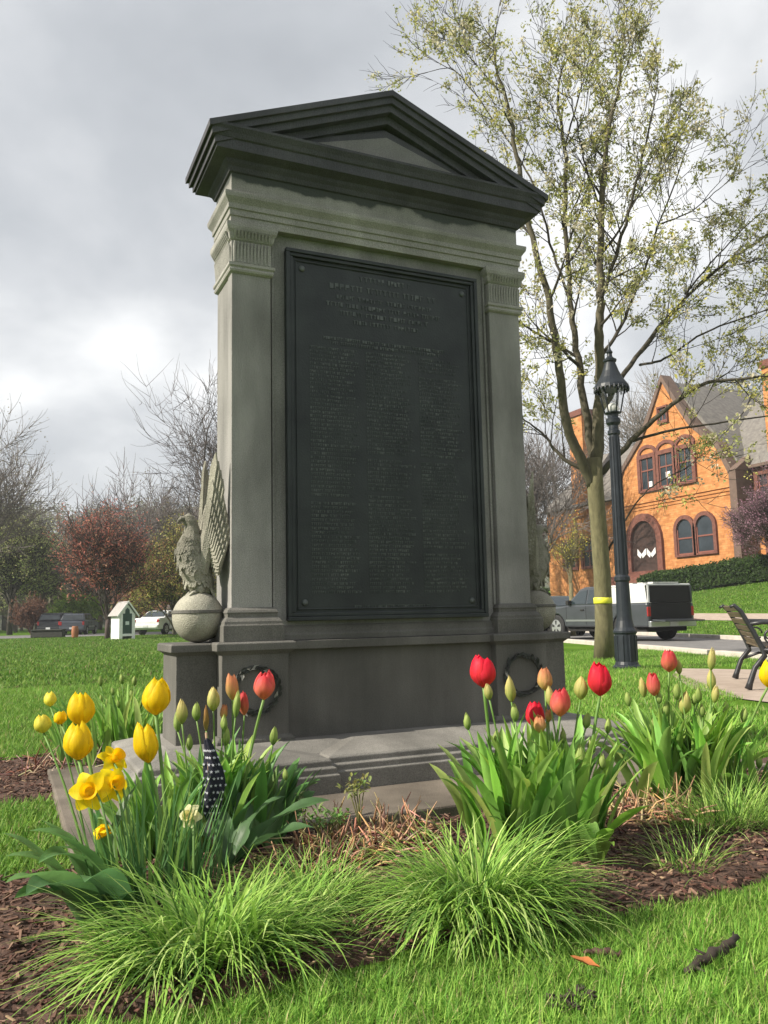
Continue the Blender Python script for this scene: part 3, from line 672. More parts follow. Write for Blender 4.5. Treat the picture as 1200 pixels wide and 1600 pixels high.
# --- yellow group, front left
YG = 'yellow tulips at the front left corner'
def yt(u, v, wp, hp, kind, root, d, lab, nl=2, **k): return tulip(u, v, wp, hp, kind, root, d, lab, YG, nl=nl, LL=(.22, .38), LW=(.045, .075), greens=DKGREEN, **k)
yt(245, 1087, 44, 60, YEL, (-1.40, -1.25), 2.85, 'tall yellow tulip at the right of the yellow group, beside the pedestal corner', openn=.36, nl=1)
yt(228, 1160, 39, 64, YEL, (-1.42, -1.40), 2.70, 'yellow tulip directly below the tall right one', openn=.40, nl=2)
yt(126, 1107, 42, 54, YEL, (-1.60, -1.30), 2.75, 'yellow tulip with a notched top, upper of the left pair', openn=.36, nl=1)
yt(122, 1158, 46, 58, YEL, (-1.62, -1.45), 2.60, 'yellow tulip, lower of the left pair, leaning left', openn=.34, nl=2)
yt(66, 1131, 27, 29, PALEY, (-1.64, -1.38), 2.7, 'round pale yellow tulip bud farthest left, low', openn=.4, nl=1)
yt(78, 1092, 19, 24, PALEY, (-1.63, -1.25), 2.8, 'small yellow tulip bud farthest left, high', openn=.35, nl=0)
yt(94, 1121, 20, 22, YEL, (-1.60, -1.28), 2.78, 'small orange yellow bloom half hidden left of the upper left pair', openn=.7, nl=0)
# broad drooping leaves at lower left and beside the flag
m_ = [(-1.62, -1.66, 4.3, .34, .12, .5, 1.3), (-1.60, -1.62, 3.3, .40, .11, .35, 1.2), (-1.66, -1.60, 3.9, .40, .12, .7, 1.0), (-1.68, -1.66, 4.1, .38, .13, .6, 1.3), (-1.66, -1.58, 3.5, .36, .11, .5, 1.1), (-1.70, -1.55, 2.9, .34, .09, .45, .8), (-1.66, -1.58, 4.0, .38, .10, .85, .8), (-1.62, -1.42, 2.7, .32, .06, .5, .6), (-1.60, -1.42, 1.9, .28, .055, .4, .4), (-1.60, -1.56, 4.6, .30, .09, .9, .8), (-1.63, -1.45, 4.1, .42, .095, .6, 1.3), (-1.57, -1.44, 4.9, .26, .08, .7, .9), (-1.60, -1.48, 3.2, .28, .07, .3, 1.4)]
bp = thing('broad_leaf_clump', 'broad dark green strap leaves arching out at the lower left corner', 'plant', (-1.65, -1.5, 0))
for (x, y, a, L, Wd, ln, cv) in m_:
    make_leaf(bp, (x+1.65, y+1.5, .02), a, L, Wd, ln, cv, random.choice(DKGREEN), fold=.35, wave=.10, twist=U(-.3, .3), n=14)
bp2 = thing('broad_leaf_clump', 'broad wavy drooping leaves between the folded flag and the bare mulch', 'plant', (-1.22, -1.28, 0))
for (a, L, Wd, ln, cv) in ((-.15, .42, .075, .75, 1.0), (.35, .34, .065, .5, 1.3), (-.55, .34, .08, .85, .9), (2.9, .26, .07, .5, .8), (1.6, .24, .08, .4, .7)):
    make_leaf(bp2, (0, 0, .02), a, L, Wd, ln, cv, random.choice([(.10, .19, .08), (.08, .16, .06)]), fold=.3, wave=.35, twist=U(-.5, .5), n=14)
# --- daffodils
def daffodil(u, v, dpt, root, face, size, label, pc=(.95, .74, .006), tc_=(.95, .55, .004), droop=False):
    P = dep(u, v, dpt); rt = Vector((root[0], root[1], .01)); o = thing('daffodil', label, 'daffodil', rt, 0, 'daffodils')
    T = P-rt; fdir = Vector(face).normalized(); back = T-fdir*.022
    s = MB(); s.tube(bezier(Vector((0, 0, -.02)), Vector((back.x*.5, back.y*.5, back.z*1.12)), back, 12), .0035, 7, (.14, .26, .06)); s.build('stem', m_stem, o, smooth=True)
    e1 = fdir.orthogonal().normalized(); e2 = fdir.cross(e1); pb_ = MB()
    for k in range(6):
        a = k*math.pi/3+.2; NU, NV = 6, 5; pts = []; fw = .006*(k % 2)
        for i in range(NU+1):
            t = i/NU; w_ = size*.42*math.sin(math.pi*min(.97, .16+t*.80))**.8
            for j in range(NV):
                sj = -1+2*j/(NV-1); dr = e1*math.cos(a)+e2*math.sin(a); sd_ = fdir.cross(dr)
                c_ = -fdir*(size*.25*t*t+.0)*(1 if not droop else -1.6)+fdir*(fw+.15*w_*abs(sj)+.004*math.sin(t*7+k))
                pts.append(T+dr*(size*t*(1 if not droop else .55))+sd_*w_*sj+c_)
        pb_.quadgrid(pts, NU+1, NV, [tuple(x*(1-.12*(q % NV == 2)) for x in pc) for q in range(len(pts))])
    bl = pb_.build('bloom', m_petal, o, smooth=True, fix=False)
    tr = MB(); pts = []; K = 18
    for i in range(7):
        t = i/6
        for j in range(K+1):
            a = j*2*math.pi/K; r = size*(.20+.10*t+.12*t**5)*(1+.09*math.sin(a*9)*t**3); pts.append(T+fdir*(size*.62*t)+(e1*math.cos(a)+e2*math.sin(a))*r)
    tr.quadgrid(pts, 7, K+1, tc_); tr.build('trumpet', m_petal, bl, smooth=True, fix=False)
    return o
tocam = lambda u, v, d: Vector(CAM)-dep(u, v, d)
daffodil(140, 1236, 2.45, (-1.60, -1.62), tocam(140, 1236, 2.45)+Vector((-.3, 0, .1)), .060, 'yellow daffodil facing the viewer with an orange trumpet')
daffodil(176, 1226, 2.50, (-1.55, -1.58), tocam(176, 1226, 2.5)+Vector((1.4, .2, .3)), .055, 'yellow daffodil turned right, behind the one facing the viewer')
daffodil(178, 1187, 2.58, (-1.54, -1.55), Vector((.5, -.7, .7)), .052, 'topmost yellow daffodil, tilted upward')
daffodil(158, 1290, 2.42, (-1.56, -1.66), Vector((.35, -.35, -1)), .052, 'drooping narrow yellow daffodil hanging under the others', droop=True)
daffodil(297, 1275, 2.40, (-1.42, -1.72), Vector((-.6, -.8, .3)), .036, 'small creamy white daffodil low beside the folded flag', pc=(.75, .72, .42), tc_=(.80, .72, .30))
def strap(name, cx, cy, rx, ry, n, L, Wd, lean, curv, cols, label, cat='plant', bias=None, zmin=.02, S=7, hz_=0, tip=None):
    a = rng.uniform(0, 2*math.pi, n); r = np.sqrt(rng.uniform(0, 1, n))
    roots = np.stack([rx*r*np.cos(a), ry*r*np.sin(a), np.full(n, .0)+hz_*(1-r*r)], -1)
    az = a+rng.normal(0, .75, n)
    ln = lean[0]+(lean[1]-lean[0])*(.25*rng.uniform(0, 1, n)+.75*rng.uniform(0, 1, n)**1)*(.35+.65*r)
    cols = np.array(cols); c = cols[rng.integers(0, len(cols), n)]*rng.uniform(.75, 1.2, (n, 1))
    Ls = rng.uniform(L[0], L[1], n)
    if bias is not None:
        bx, by, k = bias; Ls = Ls*(1+k*(np.cos(az)*bx+np.sin(az)*by))
    o = blades(name, m_grass, roots, az, Ls, rng.uniform(Wd[0], Wd[1], n), ln, rng.uniform(curv[0], curv[1], n), c, S=S, zmin=zmin)
    o.location = (cx, cy, 0)
    tag(o, label, cat); return o
strap('daffodil_leaves', -1.50, -1.52, .15, .09, 95, (.28, .44), (.009, .014), (.02, .38), (.0, .5), [(.08, .19, .06), (.11, .24, .08), (.14, .28, .09), (.22, .36, .09)], 'upright narrow blue green daffodil foliage under the yellow blooms')
strap('daffodil_leaves', -1.34, -1.40, .10, .08, 45, (.20, .34), (.008, .013), (.02, .4), (.0, .6), [(.08, .19, .06), (.11, .24, .08), (.18, .30, .10)], 'narrow blue green daffodil foliage around the small white bloom')
# --- ornamental grass mounds
GL = [(.27, .47, .08), (.36, .56, .11), (.19, .36, .06), (.42, .60, .14), (.10, .20, .045), (.52, .66, .22), (.14, .28, .055), (.30, .50, .09)]
strap('grass_mound', -1.42, -1.95, .22, .13, 1350, (.12, .33), (.0045, .0105), (.1, 1.15), (.7, 2.0), GL, 'large mound of arching fine grass under the daffodils, left of the two', 'ornamental grass', bias=(-.6, -.5, .22), hz_=.04)
strap('grass_mound', -1.10, -1.72, .14, .10, 650, (.14, .26), (.003, .0055), (.2, 1.2), (.6, 1.8), GL, 'darker tuft of fine grass joining the left mound on its right', 'ornamental grass', hz_=.02)
strap('grass_mound', -.70, -2.02, .16, .13, 1500, (.15, .37), (.0045, .0105), (.08, 1.15), (.8, 2.2), GL, 'large round mound of arching fine grass in front of the red tulips', 'ornamental grass', bias=(.5, -.6, .12), hz_=.05)
strap('grass_tuft', .12, -1.96, .10, .07, 110, (.14, .26), (.0028, .0045), (.2, 1.2), (.3, 1.3), GL, 'sparse grass tuft on bare mulch right of the big mound', 'ornamental grass')
strap('grass_tuft', .66, -1.62, .24, .12, 700, (.14, .26), (.003, .005), (.1, 1.1), (.4, 1.6), GL, 'low grass tuft below the rightmost tulip clump', 'ornamental grass', hz_=.02)
strap('grass_tuft', -.86, -1.35, .10, .06, 120, (.06, .13), (.004, .008), (.2, 1.0), (.3, 1.3), [(.14, .22, .12), (.18, .28, .14)], 'small grey green weeds at the edge of the stone slab', 'plant')
# --- young perennials by the slab
def perennial(x, y, h, n, col, label, sp=.06):
    o = thing('young_perennial', label, 'plant', (x, y, mulch_z(x, y))); s = MB(); f = MB()
    for _ in range(n):
        a = U(0, 6.28); tp = Vector((math.cos(a)*U(.3, 1)*sp, math.sin(a)*U(.3, 1)*sp, h*U(.7, 1)))
        s.tube(bezier(Vector((0, 0, -.01)), Vector((0, 0, tp.z*.6)), tp, 5), .0022, 5, (.20, .20, .07))
        for q in range(13):
            b = tp+Vector((U(-.03, .03), U(-.03, .03), U(-.025, .02))); aa = U(0, 6.28)
            leaf_mesh(f, b, aa, U(.018, .032), U(.008, .014), U(.6, 1.5), U(.2, 1), tuple(c*U(.8, 1.2) for c in col), n=4)
    s.build('stem', m_stem, o, smooth=True); f.build('foliage', m_fine, o, smooth=True, fix=False)
perennial(-.88, -1.28, .17, 9, (.20, .34, .10), 'light green lobed young plant sprouting at the slab edge', .07)
perennial(-.72, -1.22, .24, 6, (.26, .30, .10), 'taller young plant with reddish stems before the slab', .06)
perennial(-.90, -1.12, .21, 3, (.16, .20, .10), 'thin grey green sprig left of the two young plants', .03)
# --- dead stalks
m_dead = mat('dead_stalk', rough=.85, attr=True, var=.25, scale=40)
def stalks(x, y, n, sp, h, cols, label, flat=.5):
    mb = MB()
    for _ in range(n):
        a = U(0, 6.28); r = sp*random.random()**.5; b = Vector((r*math.cos(a), r*math.sin(a)*.6, .02)); az = U(0, 6.28); ln = U(.2, 1.5) if random.random() > flat else U(1.3, 1.6); L = U(.4, 1)*h
        t = b+Vector((math.cos(az)*math.sin(ln), math.sin(az)*math.sin(ln), max(.02, math.cos(ln))))*L; m2 = (b+t)/2+Vector((U(-.02, .02), U(-.02, .02), U(0, .02)))
        mb.tube([b, m2, t], [U(.002, .0055), U(.002, .005), .0015], 5, tuple(c*U(.7, 1.2) for c in random.choice(cols)))
    o = mb.build('dead_stalks', m_dead, smooth=True, loc=(x, y, mulch_z(x, y))); return tag(o, label, 'plant debris', kind='stuff')
TAN = [(.42, .27, .14), (.52, .36, .20), (.30, .18, .10)]
stalks(.36, -1.42, 150, .26, .16, TAN, 'pale straw coloured dead stalks on the mulch between the right clumps')
stalks(.60, -1.25, 70, .22, .14, TAN, 'pale straw coloured dead stalks under the rightmost clump')
stalks(-.95, -1.40, 190, .24, .12, [(.38, .22, .13), (.48, .31, .19), (.24, .14, .09)], 'brown cut stalks standing in the mulch below the slab')
stalks(-.70, -1.24, 330, .30, .16, [(.42, .26, .15), (.50, .34, .20), (.26, .15, .09)], 'tan dead stalks heaped against the slab edge in the centre')
stalks(-.80, -1.42, 40, .10, .16, [(.45, .26, .14), (.35, .2, .12)], 'curled tan dead leaves in front of the young plants')
stalks(-1.60, 1.0, 50, .3, .2, [(.16, .06, .04), (.25, .16, .12), (.40, .27, .20)], 'brown twigs on the mulch behind the yellow tulips')
# sticks and fallen leaf
sb = MB(); a_, b_ = on(1070, 1520, 2, .03), on(1150, 1468, 2, .05)
pp_ = [a_*(1-t)+b_*t+Vector((U(-.008, .008), U(-.008, .008), U(-.004, .008))) for t in np.linspace(0, 1, 14)]; sb.tube(pp_, [.007+.006*math.sin(3.1*i/13)+U(-.001, .001) for i in range(14)], 7, (.035, .024, .018)); [sb.tube([pp_[i], pp_[i]+Vector((U(-.05, .05), U(-.05, .05), U(0, .02)))], [.005, .002], 5, (.04, .028, .02)) for i in (2, 5, 6, 9, 11)]
tag(sb.build('fallen_branch', m_dead, smooth=True), 'short dark rotten branch lying on the lawn edge at the lower right', 'branch')
sb = MB(); a_, b_ = on(910, 1487, 2, .03), on(972, 1490, 2, .03); sb.tube([a_*(1-t)+b_*t+Vector((0, U(-.006, .006), U(-.003, .006))) for t in np.linspace(0, 1, 10)], [.003+.006*math.sin(3.0*i/9) for i in range(10)], 6, (.08, .04, .03))
tag(sb.build('bark_piece', m_dead, smooth=True), 'reddish brown bark strip beside the large grass mound', 'bark')
lf = MB(); c_ = on(937, 1512, 2, .045)
leaf_mesh(lf, c_, 2.6, .07, .035, 1.35, -.5, (.50, .17, .05), n=8, wave=.15, fold=.5); tag(lf.build('fallen_leaf', m_dead, smooth=True, fix=False), 'curled orange brown dead leaf on the bright grass', 'leaf')
cl = MB(); c_ = on(893, 1570, 2, .015)
for _ in range(60):
    p = c_+Vector((U(-.05, .05), U(-.035, .035), U(0, .02))); a = U(0, 6.28); cl.tube([p, p+Vector((math.cos(a)*.02, math.sin(a)*.02, U(-.005, .01)))], [U(.002, .006), .002], 5, (.04, .028, .02))
tag(cl.build('soil_clod', m_dead, smooth=True), 'dark crumbly clod of soil lying in the lawn at the bottom', 'soil')
# --- folded flag on a stick
fd = 2.72; top, bot = dep(322, 1152, fd), dep(338, 1298, fd)
fl = thing('small_flag', 'small navy flag with white stars, furled round its wooden stick left of centre', 'flag', (bot.x, bot.y, 0))
m_navy = mat('navy_cloth', (.008, .009, .022), rough=.85, var=.3, scale=30, bump=.4, bscale=90); m_white = mat('white_star', (.55, .55, .62), rough=.8); m_wood = mat('stick_wood', (.30, .20, .12), rough=.7)
o_ = Vector((bot.x, bot.y, 0)); sk = MB(); sk.tube([Vector((0, 0, -.03)), top-o_+Vector((0, 0, .015))], .004, 8); sk.build('stick', m_wood, fl, smooth=True)
fm = MB(); A, B = top-o_, bot-o_; K = 28; prof = [(0, .003), (.04, .012), (.12, .016), (.22, .023), (.35, .032), (.5, .037), (.62, .038), (.72, .036), (.8, .030), (.88, .022), (.95, .014), (1, .006)]
P = []; rgt = Vector(_R2); fwd = Vector((-_R[1], _R[0], 0))
def fr(t):
    for (a, ra), (b, rb_) in zip(prof, prof[1:]):
        if t <= b: return ra+(rb_-ra)*(t-a)/(b-a)
    return .006
def fpt(t, a, k=1.0):
    off = .012*math.sin(t*5); r = .88*fr(t)*(1+.20*math.sin(a*4+t*5)+.1*math.sin(a*7-t*9))
    return A*(1-t)+B*t+rgt*(math.cos(a)*r*k+off)+fwd*(math.sin(a)*r*.62*k)
for i in range(25):
    for j in range(K+1): P.append(fpt(i/24, 2*math.pi*j/K))
fm.quadgrid(P, 25, K+1); fm.build('cloth', m_navy, fl, smooth=True, fix=False)
sm_ = MB()
for i in range(11):
    for j in range(6):
        t = .14+i*.073; a = -math.pi+.3+(j+.5*(i % 2))*(math.pi-.5)/5.5
        c = fpt(t, a, 1.03); ea = (fpt(t, a+.1)-fpt(t, a-.1)).normalized(); eb = (fpt(t-.02, a)-fpt(t+.02, a)).normalized(); nn = ea.cross(eb).normalized()
        if nn.dot(Vector(CAM)-o_-c) < 0: nn = -nn
        r = .0058; pts = [c+nn*.0015+ea*(math.sin(q*math.pi/5)*(r if q % 2 == 0 else r*.42))+eb*(math.cos(q*math.pi/5)*(r if q % 2 == 0 else r*.42)) for q in range(10)]
        sm_.add(pts, [tuple(range(10))])
sm_.build('stars', m_white, fl, fix=False)
gp = MB(); P = []
for i in range(9):
    for j in range(6):
        t = .80+.24*i/8; P.append(A*(1-t)+B*t-rgt*(.004+.030*(j/5)*math.sin(math.pi*min(1, .15+i/8*.8)))+fwd*(-.016+.006*math.sin(j*1.7))-Vector((0, 0, .02*j/5)))
gp.quadgrid(P, 9, 6); gp.build('white_stripe', mat('grey_cloth', (.30, .29, .29), rough=.9), fl, smooth=True, fix=False)

# ================================================================ BACKGROUND
m_bark = mat('bark', rough=.9, attr=True, var=.35, scale=14, detail=8, bump=.8, bscale=40, stretch=(1, 1, .35))
m_tl = mat('tree_leaf', rough=.6, attr=True, trans=.4, spec=.2)
def grow(W, tips, p, d, r, L, lev, cfg, colr):
    nseg = 5; pts = [Vector(p)]; rad = [r]; d = Vector(d).normalized()
    kids = []
    for i in range(nseg):
        d = (d+Vector((U(-1, 1), U(-1, 1), U(-1, 1)))*cfg['wob']+Vector((0, 0, cfg['up']))).normalized()
        pts.append(pts[-1]+d*(L/nseg)); rad.append(r*(1-(i+1)/nseg*.62))
        if lev > 0 and (i >= 1 or cfg.get('low')): kids.append((pts[-1].copy(), d.copy(), rad[-1]))
    W.tube(pts, rad, 5 if r > .02*cfg['s'] else 3, colr(r), cap=False)
    if lev <= cfg.get('leaflev', 0):
        for q in pts[1:]: tips.append(q)
    if lev > 0:
        for (q, dd, rr) in kids:
            for _ in range(cfg['kids'][lev] if random.random() < .85 else 1):
                a = dd.orthogonal().normalized(); a.rotate(Matrix.Rotation(U(0, 6.28), 3, dd))
                ang = U(*cfg['ang']); nd = dd*math.cos(ang)+a*math.sin(ang)
                grow(W, tips, q, nd, max(cfg['rmin'], rr*U(.45, .65)), L*U(*cfg['len']), lev-1, cfg, colr)
        grow(W, tips, pts[-1], d, max(cfg['rmin'], rad[-1]), L*U(*cfg['len'])*1.1, lev-1, cfg, colr)
def leaves(tips, per, spread, size, cols, keep=1.0, parent=None, name='foliage'):
    T = [t for t in tips if random.random() < keep]
    if not T: return None
    n = len(T)*per; c = np.repeat(np.array([tuple(t) for t in T]), per, 0)+rng.normal(0, spread, (n, 3))
    a = rng.normal(size=(n, 3)); a /= np.linalg.norm(a, axis=1)[:, None]; b = np.cross(a, rng.normal(size=(n, 3))); b /= np.linalg.norm(b, axis=1)[:, None]
    s = rng.uniform(size[0], size[1], (n, 1)); a = a*s; b = b*s*.55
    V = np.stack([c-a, c+b, c+a, c-b], 1).reshape(-1, 3); Fq = np.arange(n*4).reshape(n, 4)
    me = bpy.data.meshes.new(name); me.vertices.add(len(V)); me.vertices.foreach_set('co', V.astype(np.float32).ravel())
    me.loops.add(n*4); me.loops.foreach_set('vertex_index', Fq.astype(np.int32).ravel()); me.polygons.add(n); me.polygons.foreach_set('loop_start', (np.arange(n)*4).astype(np.int32)); me.update(calc_edges=True)
    cols = np.array(cols); pk = cols[rng.integers(0, len(cols), len(T))]; cc = np.repeat(pk, per, 0)*rng.uniform(.7, 1.25, (n, 1))
    ca = me.color_attributes.new('Col', 'FLOAT_COLOR', 'POINT'); c4 = np.ones((n, 4, 4)); c4[..., :3] = cc[:, None]; ca.data.foreach_set('color', c4.astype(np.float32).ravel())
    me.materials.append(m_tl); o = bpy.data.objects.new(name, me); COL.objects.link(o); o.parent = parent; return o
def bark_fn(dk, lt_, rs): return lambda r: tuple(a*(1-min(1, r/rs))+b*min(1, r/rs) for a, b in zip(dk, lt_))
# ---- main tree, right of the monument
random.seed(5); TB = on(945, 1031, 2, 0); TD = depth_of(TB)
tree = thing('maple_tree', 'tall young tree with pale yellow green spring leaves behind the lamp post', 'tree', TB)
tw = MB(); tips = []
mb_ = bark_fn((.020, .016, .013), (.11, .095, .06), .11)
def tp(u, v, dd=0): return dep(u, v, TD+dd)-TB
def limb(pts, r0, r1, dense=1.0, cfgL=1.0, start=0.3):
    P = [tp(*q) for q in pts]
    Q = []                                          # smooth the polyline
    for i in range(len(P)-1):
        p0, p1, p2, p3 = P[max(0, i-1)], P[i], P[i+1], P[min(len(P)-1, i+2)]
        for k in range(6):
            t = k/6; Q.append(.5*((2*p1)+(p2-p0)*t+(2*p0-5*p1+4*p2-p3)*t*t+(3*p1-p0-3*p2+p3)*t**3)+Vector((U(-1, 1), U(-1, 1), 0))*.02)
    Q.append(P[-1]); n = len(Q); rr = [r0+(r1-r0)*(i/(n-1))**.8 for i in range(n)]
    tw.tube(Q, rr, 9 if r0 > .05 else 6, mb_(r0*.8), cap=True)
    cfg = dict(wob=.16, up=.05, kids={2: 1, 1: 1, 0: 0}, ang=(.45, 1.0), len=(.5, .75), rmin=.0055, s=1, leaflev=1)
    for i in range(int(n*start), n):
        if random.random() < .50*dense:
            d = (Q[min(n-1, i+1)]-Q[max(0, i-1)]).normalized(); a = d.orthogonal().normalized(); a.rotate(Matrix.Rotation(U(0, 6.28), 3, d)); ang = U(.5, 1.1)
            grow(tw, tips, Q[i], d*math.cos(ang)+a*math.sin(ang)+Vector((0, 0, .15)), max(.009, min(.03, rr[i]*.5)), U(.55, 1.15)*cfgL, 2, cfg, mb_)
    grow(tw, tips, Q[-1], Q[-1]-Q[-2], max(.008, r1), .38*cfgL, 2, cfg, mb_)
trunk = MB()
TR = [tp(945, 1034), tp(944, 980), tp(941, 900), tp(935, 820), tp(930, 760), tp(928, 715)]
trunk.tube(TR, [.20, .155, .148, .142, .142, .14], 14, (.14, .125, .065)); trunk.build('trunk', m_bark, tree, smooth=True)
limb([(928, 718), (914, 640, .1), (903, 560, .2), (892, 470, .3), (884, 350, .3), (882, 230, .3), (872, 150, .3), (880, 105, .2)], .085, .014)
limb([(931, 718), (936, 640, -.1), (937, 540, -.3), (938, 460, -.4), (940, 330, -.3), (950, 210, -.2), (966, 140, 0), (972, 85, 0)], .12, .014)
limb([(926, 760), (885, 660, -.3), (872, 560, -.5), (852, 450, -.6), (822, 330, -.6), (800, 200, -.5), (778, 110, -.5), (770, 65, -.5)], .10, .012, start=.38)
limb([(890, 470, .3), (860, 380, .6), (838, 300, .8), (800, 230, 1.2), (745, 150, 1.4), (700, 100, 1.4)], .03, .009, start=.2)
limb([(905, 575, .2), (872, 540, -.2), (840, 522, -.5), (800, 495, -.8)], .035, .014, start=.2)
limb([(930, 745), (875, 712, .2), (850, 680, .4), (818, 655, .6)], .05, .012, start=.3)
limb([(939, 470, -.4), (962, 400, -.7), (990, 300, -1.0), (1012, 210, -1.1), (1026, 140, -1)], .045, .01, start=.15)
limb([(937, 560, -.3), (965, 520, 0), (1000, 440, .4), (1030, 350, .7), (1070, 240, .9)], .04, .01, start=.2)
limb([(941, 330, -.3), (915, 260, -.5), (900, 190, -.7), (885, 130, -.9)], .022, .009, start=.2)
limb([(940, 640, -.1), (985, 570, .4), (1040, 500, .8), (1110, 430, 1.1), (1180, 380, 1.3), (1230, 340, 1.3)], .055, .012, start=.25)
limb([(938, 740), (985, 690, -.3), (1040, 640, -.7), (1100, 600, -1.1), (1160, 592, -1.3), (1260, 580, -1.5)], .06, .014, dense=.55, start=.3)
limb([(985, 690, -.3), (1050, 672, -.4), (1130, 660, -.4), (1230, 645, -.4)], .03, .010, dense=.5, start=.3)
limb([(1000, 570, .4), (1040, 560, -.2), (1100, 520, -.6), (1180, 490, -.8), (1240, 470, -.8)], .025, .009, start=.1)
limb([(950, 860), (985, 800, -.2), (1020, 760, -.5), (1075, 730, -.7)], .022, .008, dense=.6, start=.3)
limb([(1030, 350, .7), (1080, 330, 1.0), (1130, 290, 1.2)], .018, .008, start=.1)
limb([(882, 230, .3), (905, 150, .6), (925, 70, .8)], .02, .008, start=.1)
limb([(1070, 460, .9), (1120, 400, .5), (1190, 330, .4)], .02, .008, start=.1)
tw.build('branches', m_bark, tree, smooth=True, fix=False)
LC = [(.46, .46, .16), (.40, .42, .17), (.58, .54, .32), (.36, .38, .14), (.62, .56, .42), (.50, .46, .14)]
leaves(tips, 12, .045, (.016, .042), LC, keep=.15, parent=tree)
print('tree tips', len(tips), 'twv', len(tw.v))
tp2 = MB(); c_ = tp(942, 938); tp2.lathe(c_.x, c_.y, [(.155, c_.z-.055), (.161, c_.z-.05), (.159, c_.z+.045), (.153, c_.z+.05)], 20)
q_ = tp(942, 938)+TB
tpe = tp2.build('yellow_tape', mat('yellow_tape', (.75, .72, .05), rough=.5), None, smooth=True, loc=TB)
tpe2 = tag(tpe, 'bright yellow tape tied round the trunk of the young tree', 'tape')
# ---- generic background trees
def bgtree(name, u, v, dpt, hgt, label, spread, bark, cols, leafn, lsize, wob=.18, kids={3: 2, 2: 2, 1: 2, 0: 0}, lev=3, trunk_h=.22, tr=None, ang=(.35, .9), up=.06, keep=1.0, group=None, z=None, lean=(0, 0), nmain=6, ll=0, lspread=.12, seed=0):
    random.seed(int(abs(u)*13+dpt*7+seed)); P = dep(u, v, dpt); x, y = P.x, P.y; o = thing(name, label, 'tree', (x, y, hz(x, y) if z is None else z), 0, group)
    tr = tr or hgt*.018; t = MB(); top = Vector((lean[0], lean[1], hgt*trunk_h)); t.tube([(0, 0, -.3), (U(-.05, .05), U(-.05, .05), top.z*.5), top], [tr*1.3, tr, tr*.85], 8, bark); t.build('trunk', m_bark, o, smooth=True)
    b = MB(); tps = []; cf = bark_fn(tuple(x*.75 for x in bark), bark, tr)
    cfg = dict(wob=wob, up=up, kids=kids, ang=ang, len=(.52, .78), rmin=max(.008, dpt*.00035), s=hgt/8, leaflev=ll)
    L = hgt*(1-trunk_h)*.42
    for i in range(nmain):
        a = i*6.28/nmain+U(-.3, .3); k = U(.1, 1)*spread if i else .05
        grow(b, tps, top-Vector((0, 0, U(0, hgt*.06))), Vector((math.cos(a)*k, math.sin(a)*k, 1)), tr*U(.45, .7), L*U(.85, 1.1), lev, cfg, cf)
    b.build('branches', m_bark, o, smooth=False, fix=False)
    if leafn: leaves(tps, leafn, lspread*hgt/8, lsize, cols, keep=keep, parent=o)
    return o
GB = (.10, .085, .07); 
bgtree('red_maple', 168, 1002, 40.5, 6.3, 'dark red leafed small tree beside the white notice hut', .42, (.07, .05, .045), [(.46, .14, .11), (.54, .22, .16), (.38, .12, .10), (.50, .28, .19)], 3, (.035, .07), trunk_h=.15, ll=1, up=.07, keep=.22, nmain=6)
bgtree('bare_tree', 318, 995, 50, 16.5, 'tall bare tree rising directly left of the monument', 1.0, (.10, .08, .075), None, 0, None, trunk_h=.2, nmain=5, wob=.24, ang=(.4, 1.1), kids={3: 1, 2: 2, 1: 2, 0: 0})
bgtree('bare_tree', 212, 990, 62, 12.5, 'bare branching tree behind the dark red tree', 1.0, (.13, .105, .10), None, 0, None, trunk_h=.2, nmain=5, wob=.24, ang=(.4, 1.1), kids={3: 1, 2: 2, 1: 2, 0: 0})
bgtree('bare_tree', 265, 990, 68, 13, 'bare grey tree partly behind the eagle, between two taller bare trees', .8, (.13, .11, .10), [(.20, .18, .09)], 1, (.05, .09), trunk_h=.2, keep=.4, nmain=5, wob=.22, ang=(.4, 1.1), kids={3: 1, 2: 2, 1: 2, 0: 0})
bgtree('olive_tree', 272, 992, 46, 6.0, 'yellow green budding tree behind the stone ball and eagle', .8, (.09, .08, .05), [(.36, .36, .10), (.44, .38, .11), (.30, .33, .10), (.42, .28, .13)], 4, (.04, .08), trunk_h=.10, ll=1, keep=.3, nmain=7)
bgtree('pink_shrub', 218, 992, 52, 3.8, 'low coral pink blossoming tree behind the notice hut', 1.0, (.09, .07, .06), [(.42, .20, .15), (.48, .26, .20), (.34, .18, .12)], 5, (.05, .10), trunk_h=.1, ll=1, keep=.5, nmain=8, lev=2)
bgtree('green_tree', 15, 992, 62, 9.6, 'leafing olive green tree with a forked trunk near the left edge', .8, (.06, .05, .04), [(.46, .52, .20), (.54, .54, .26), (.36, .44, .17)], 3, (.05, .10), trunk_h=.22, ll=1, keep=.28, nmain=8)
bgtree('green_tree', 62, 990, 70, 8.8, 'pale green budding tree second from the left edge', .8, (.10, .08, .06), [(.48, .54, .24), (.56, .56, .30)], 3, (.05, .10), trunk_h=.18, ll=1, keep=.25, nmain=8)
bgtree('bare_tree', -50, 992, 54, 15.0, 'tall bare tree cut by the left edge of the picture', .75, (.17, .145, .13), [(.26, .24, .16)], 1, (.04, .08), trunk_h=.22, keep=.4, nmain=5, wob=.22)
bgtree('brown_shrub', 48, 992, 58, 3.2, 'reddish brown bare shrub between the forked tree and the dark truck', .9, (.14, .08, .06), [(.22, .12, .08)], 3, (.05, .09), trunk_h=.08, ll=1, lev=2, keep=.5, nmain=8)
bgtree('bright_shrub', 130, 990, 66, 3.6, 'bright yellow green shrub behind the black truck', 1.0, (.10, .09, .06), [(.32, .42, .09), (.26, .38, .08)], 6, (.06, .12), trunk_h=.08, ll=1, lev=2, nmain=8)
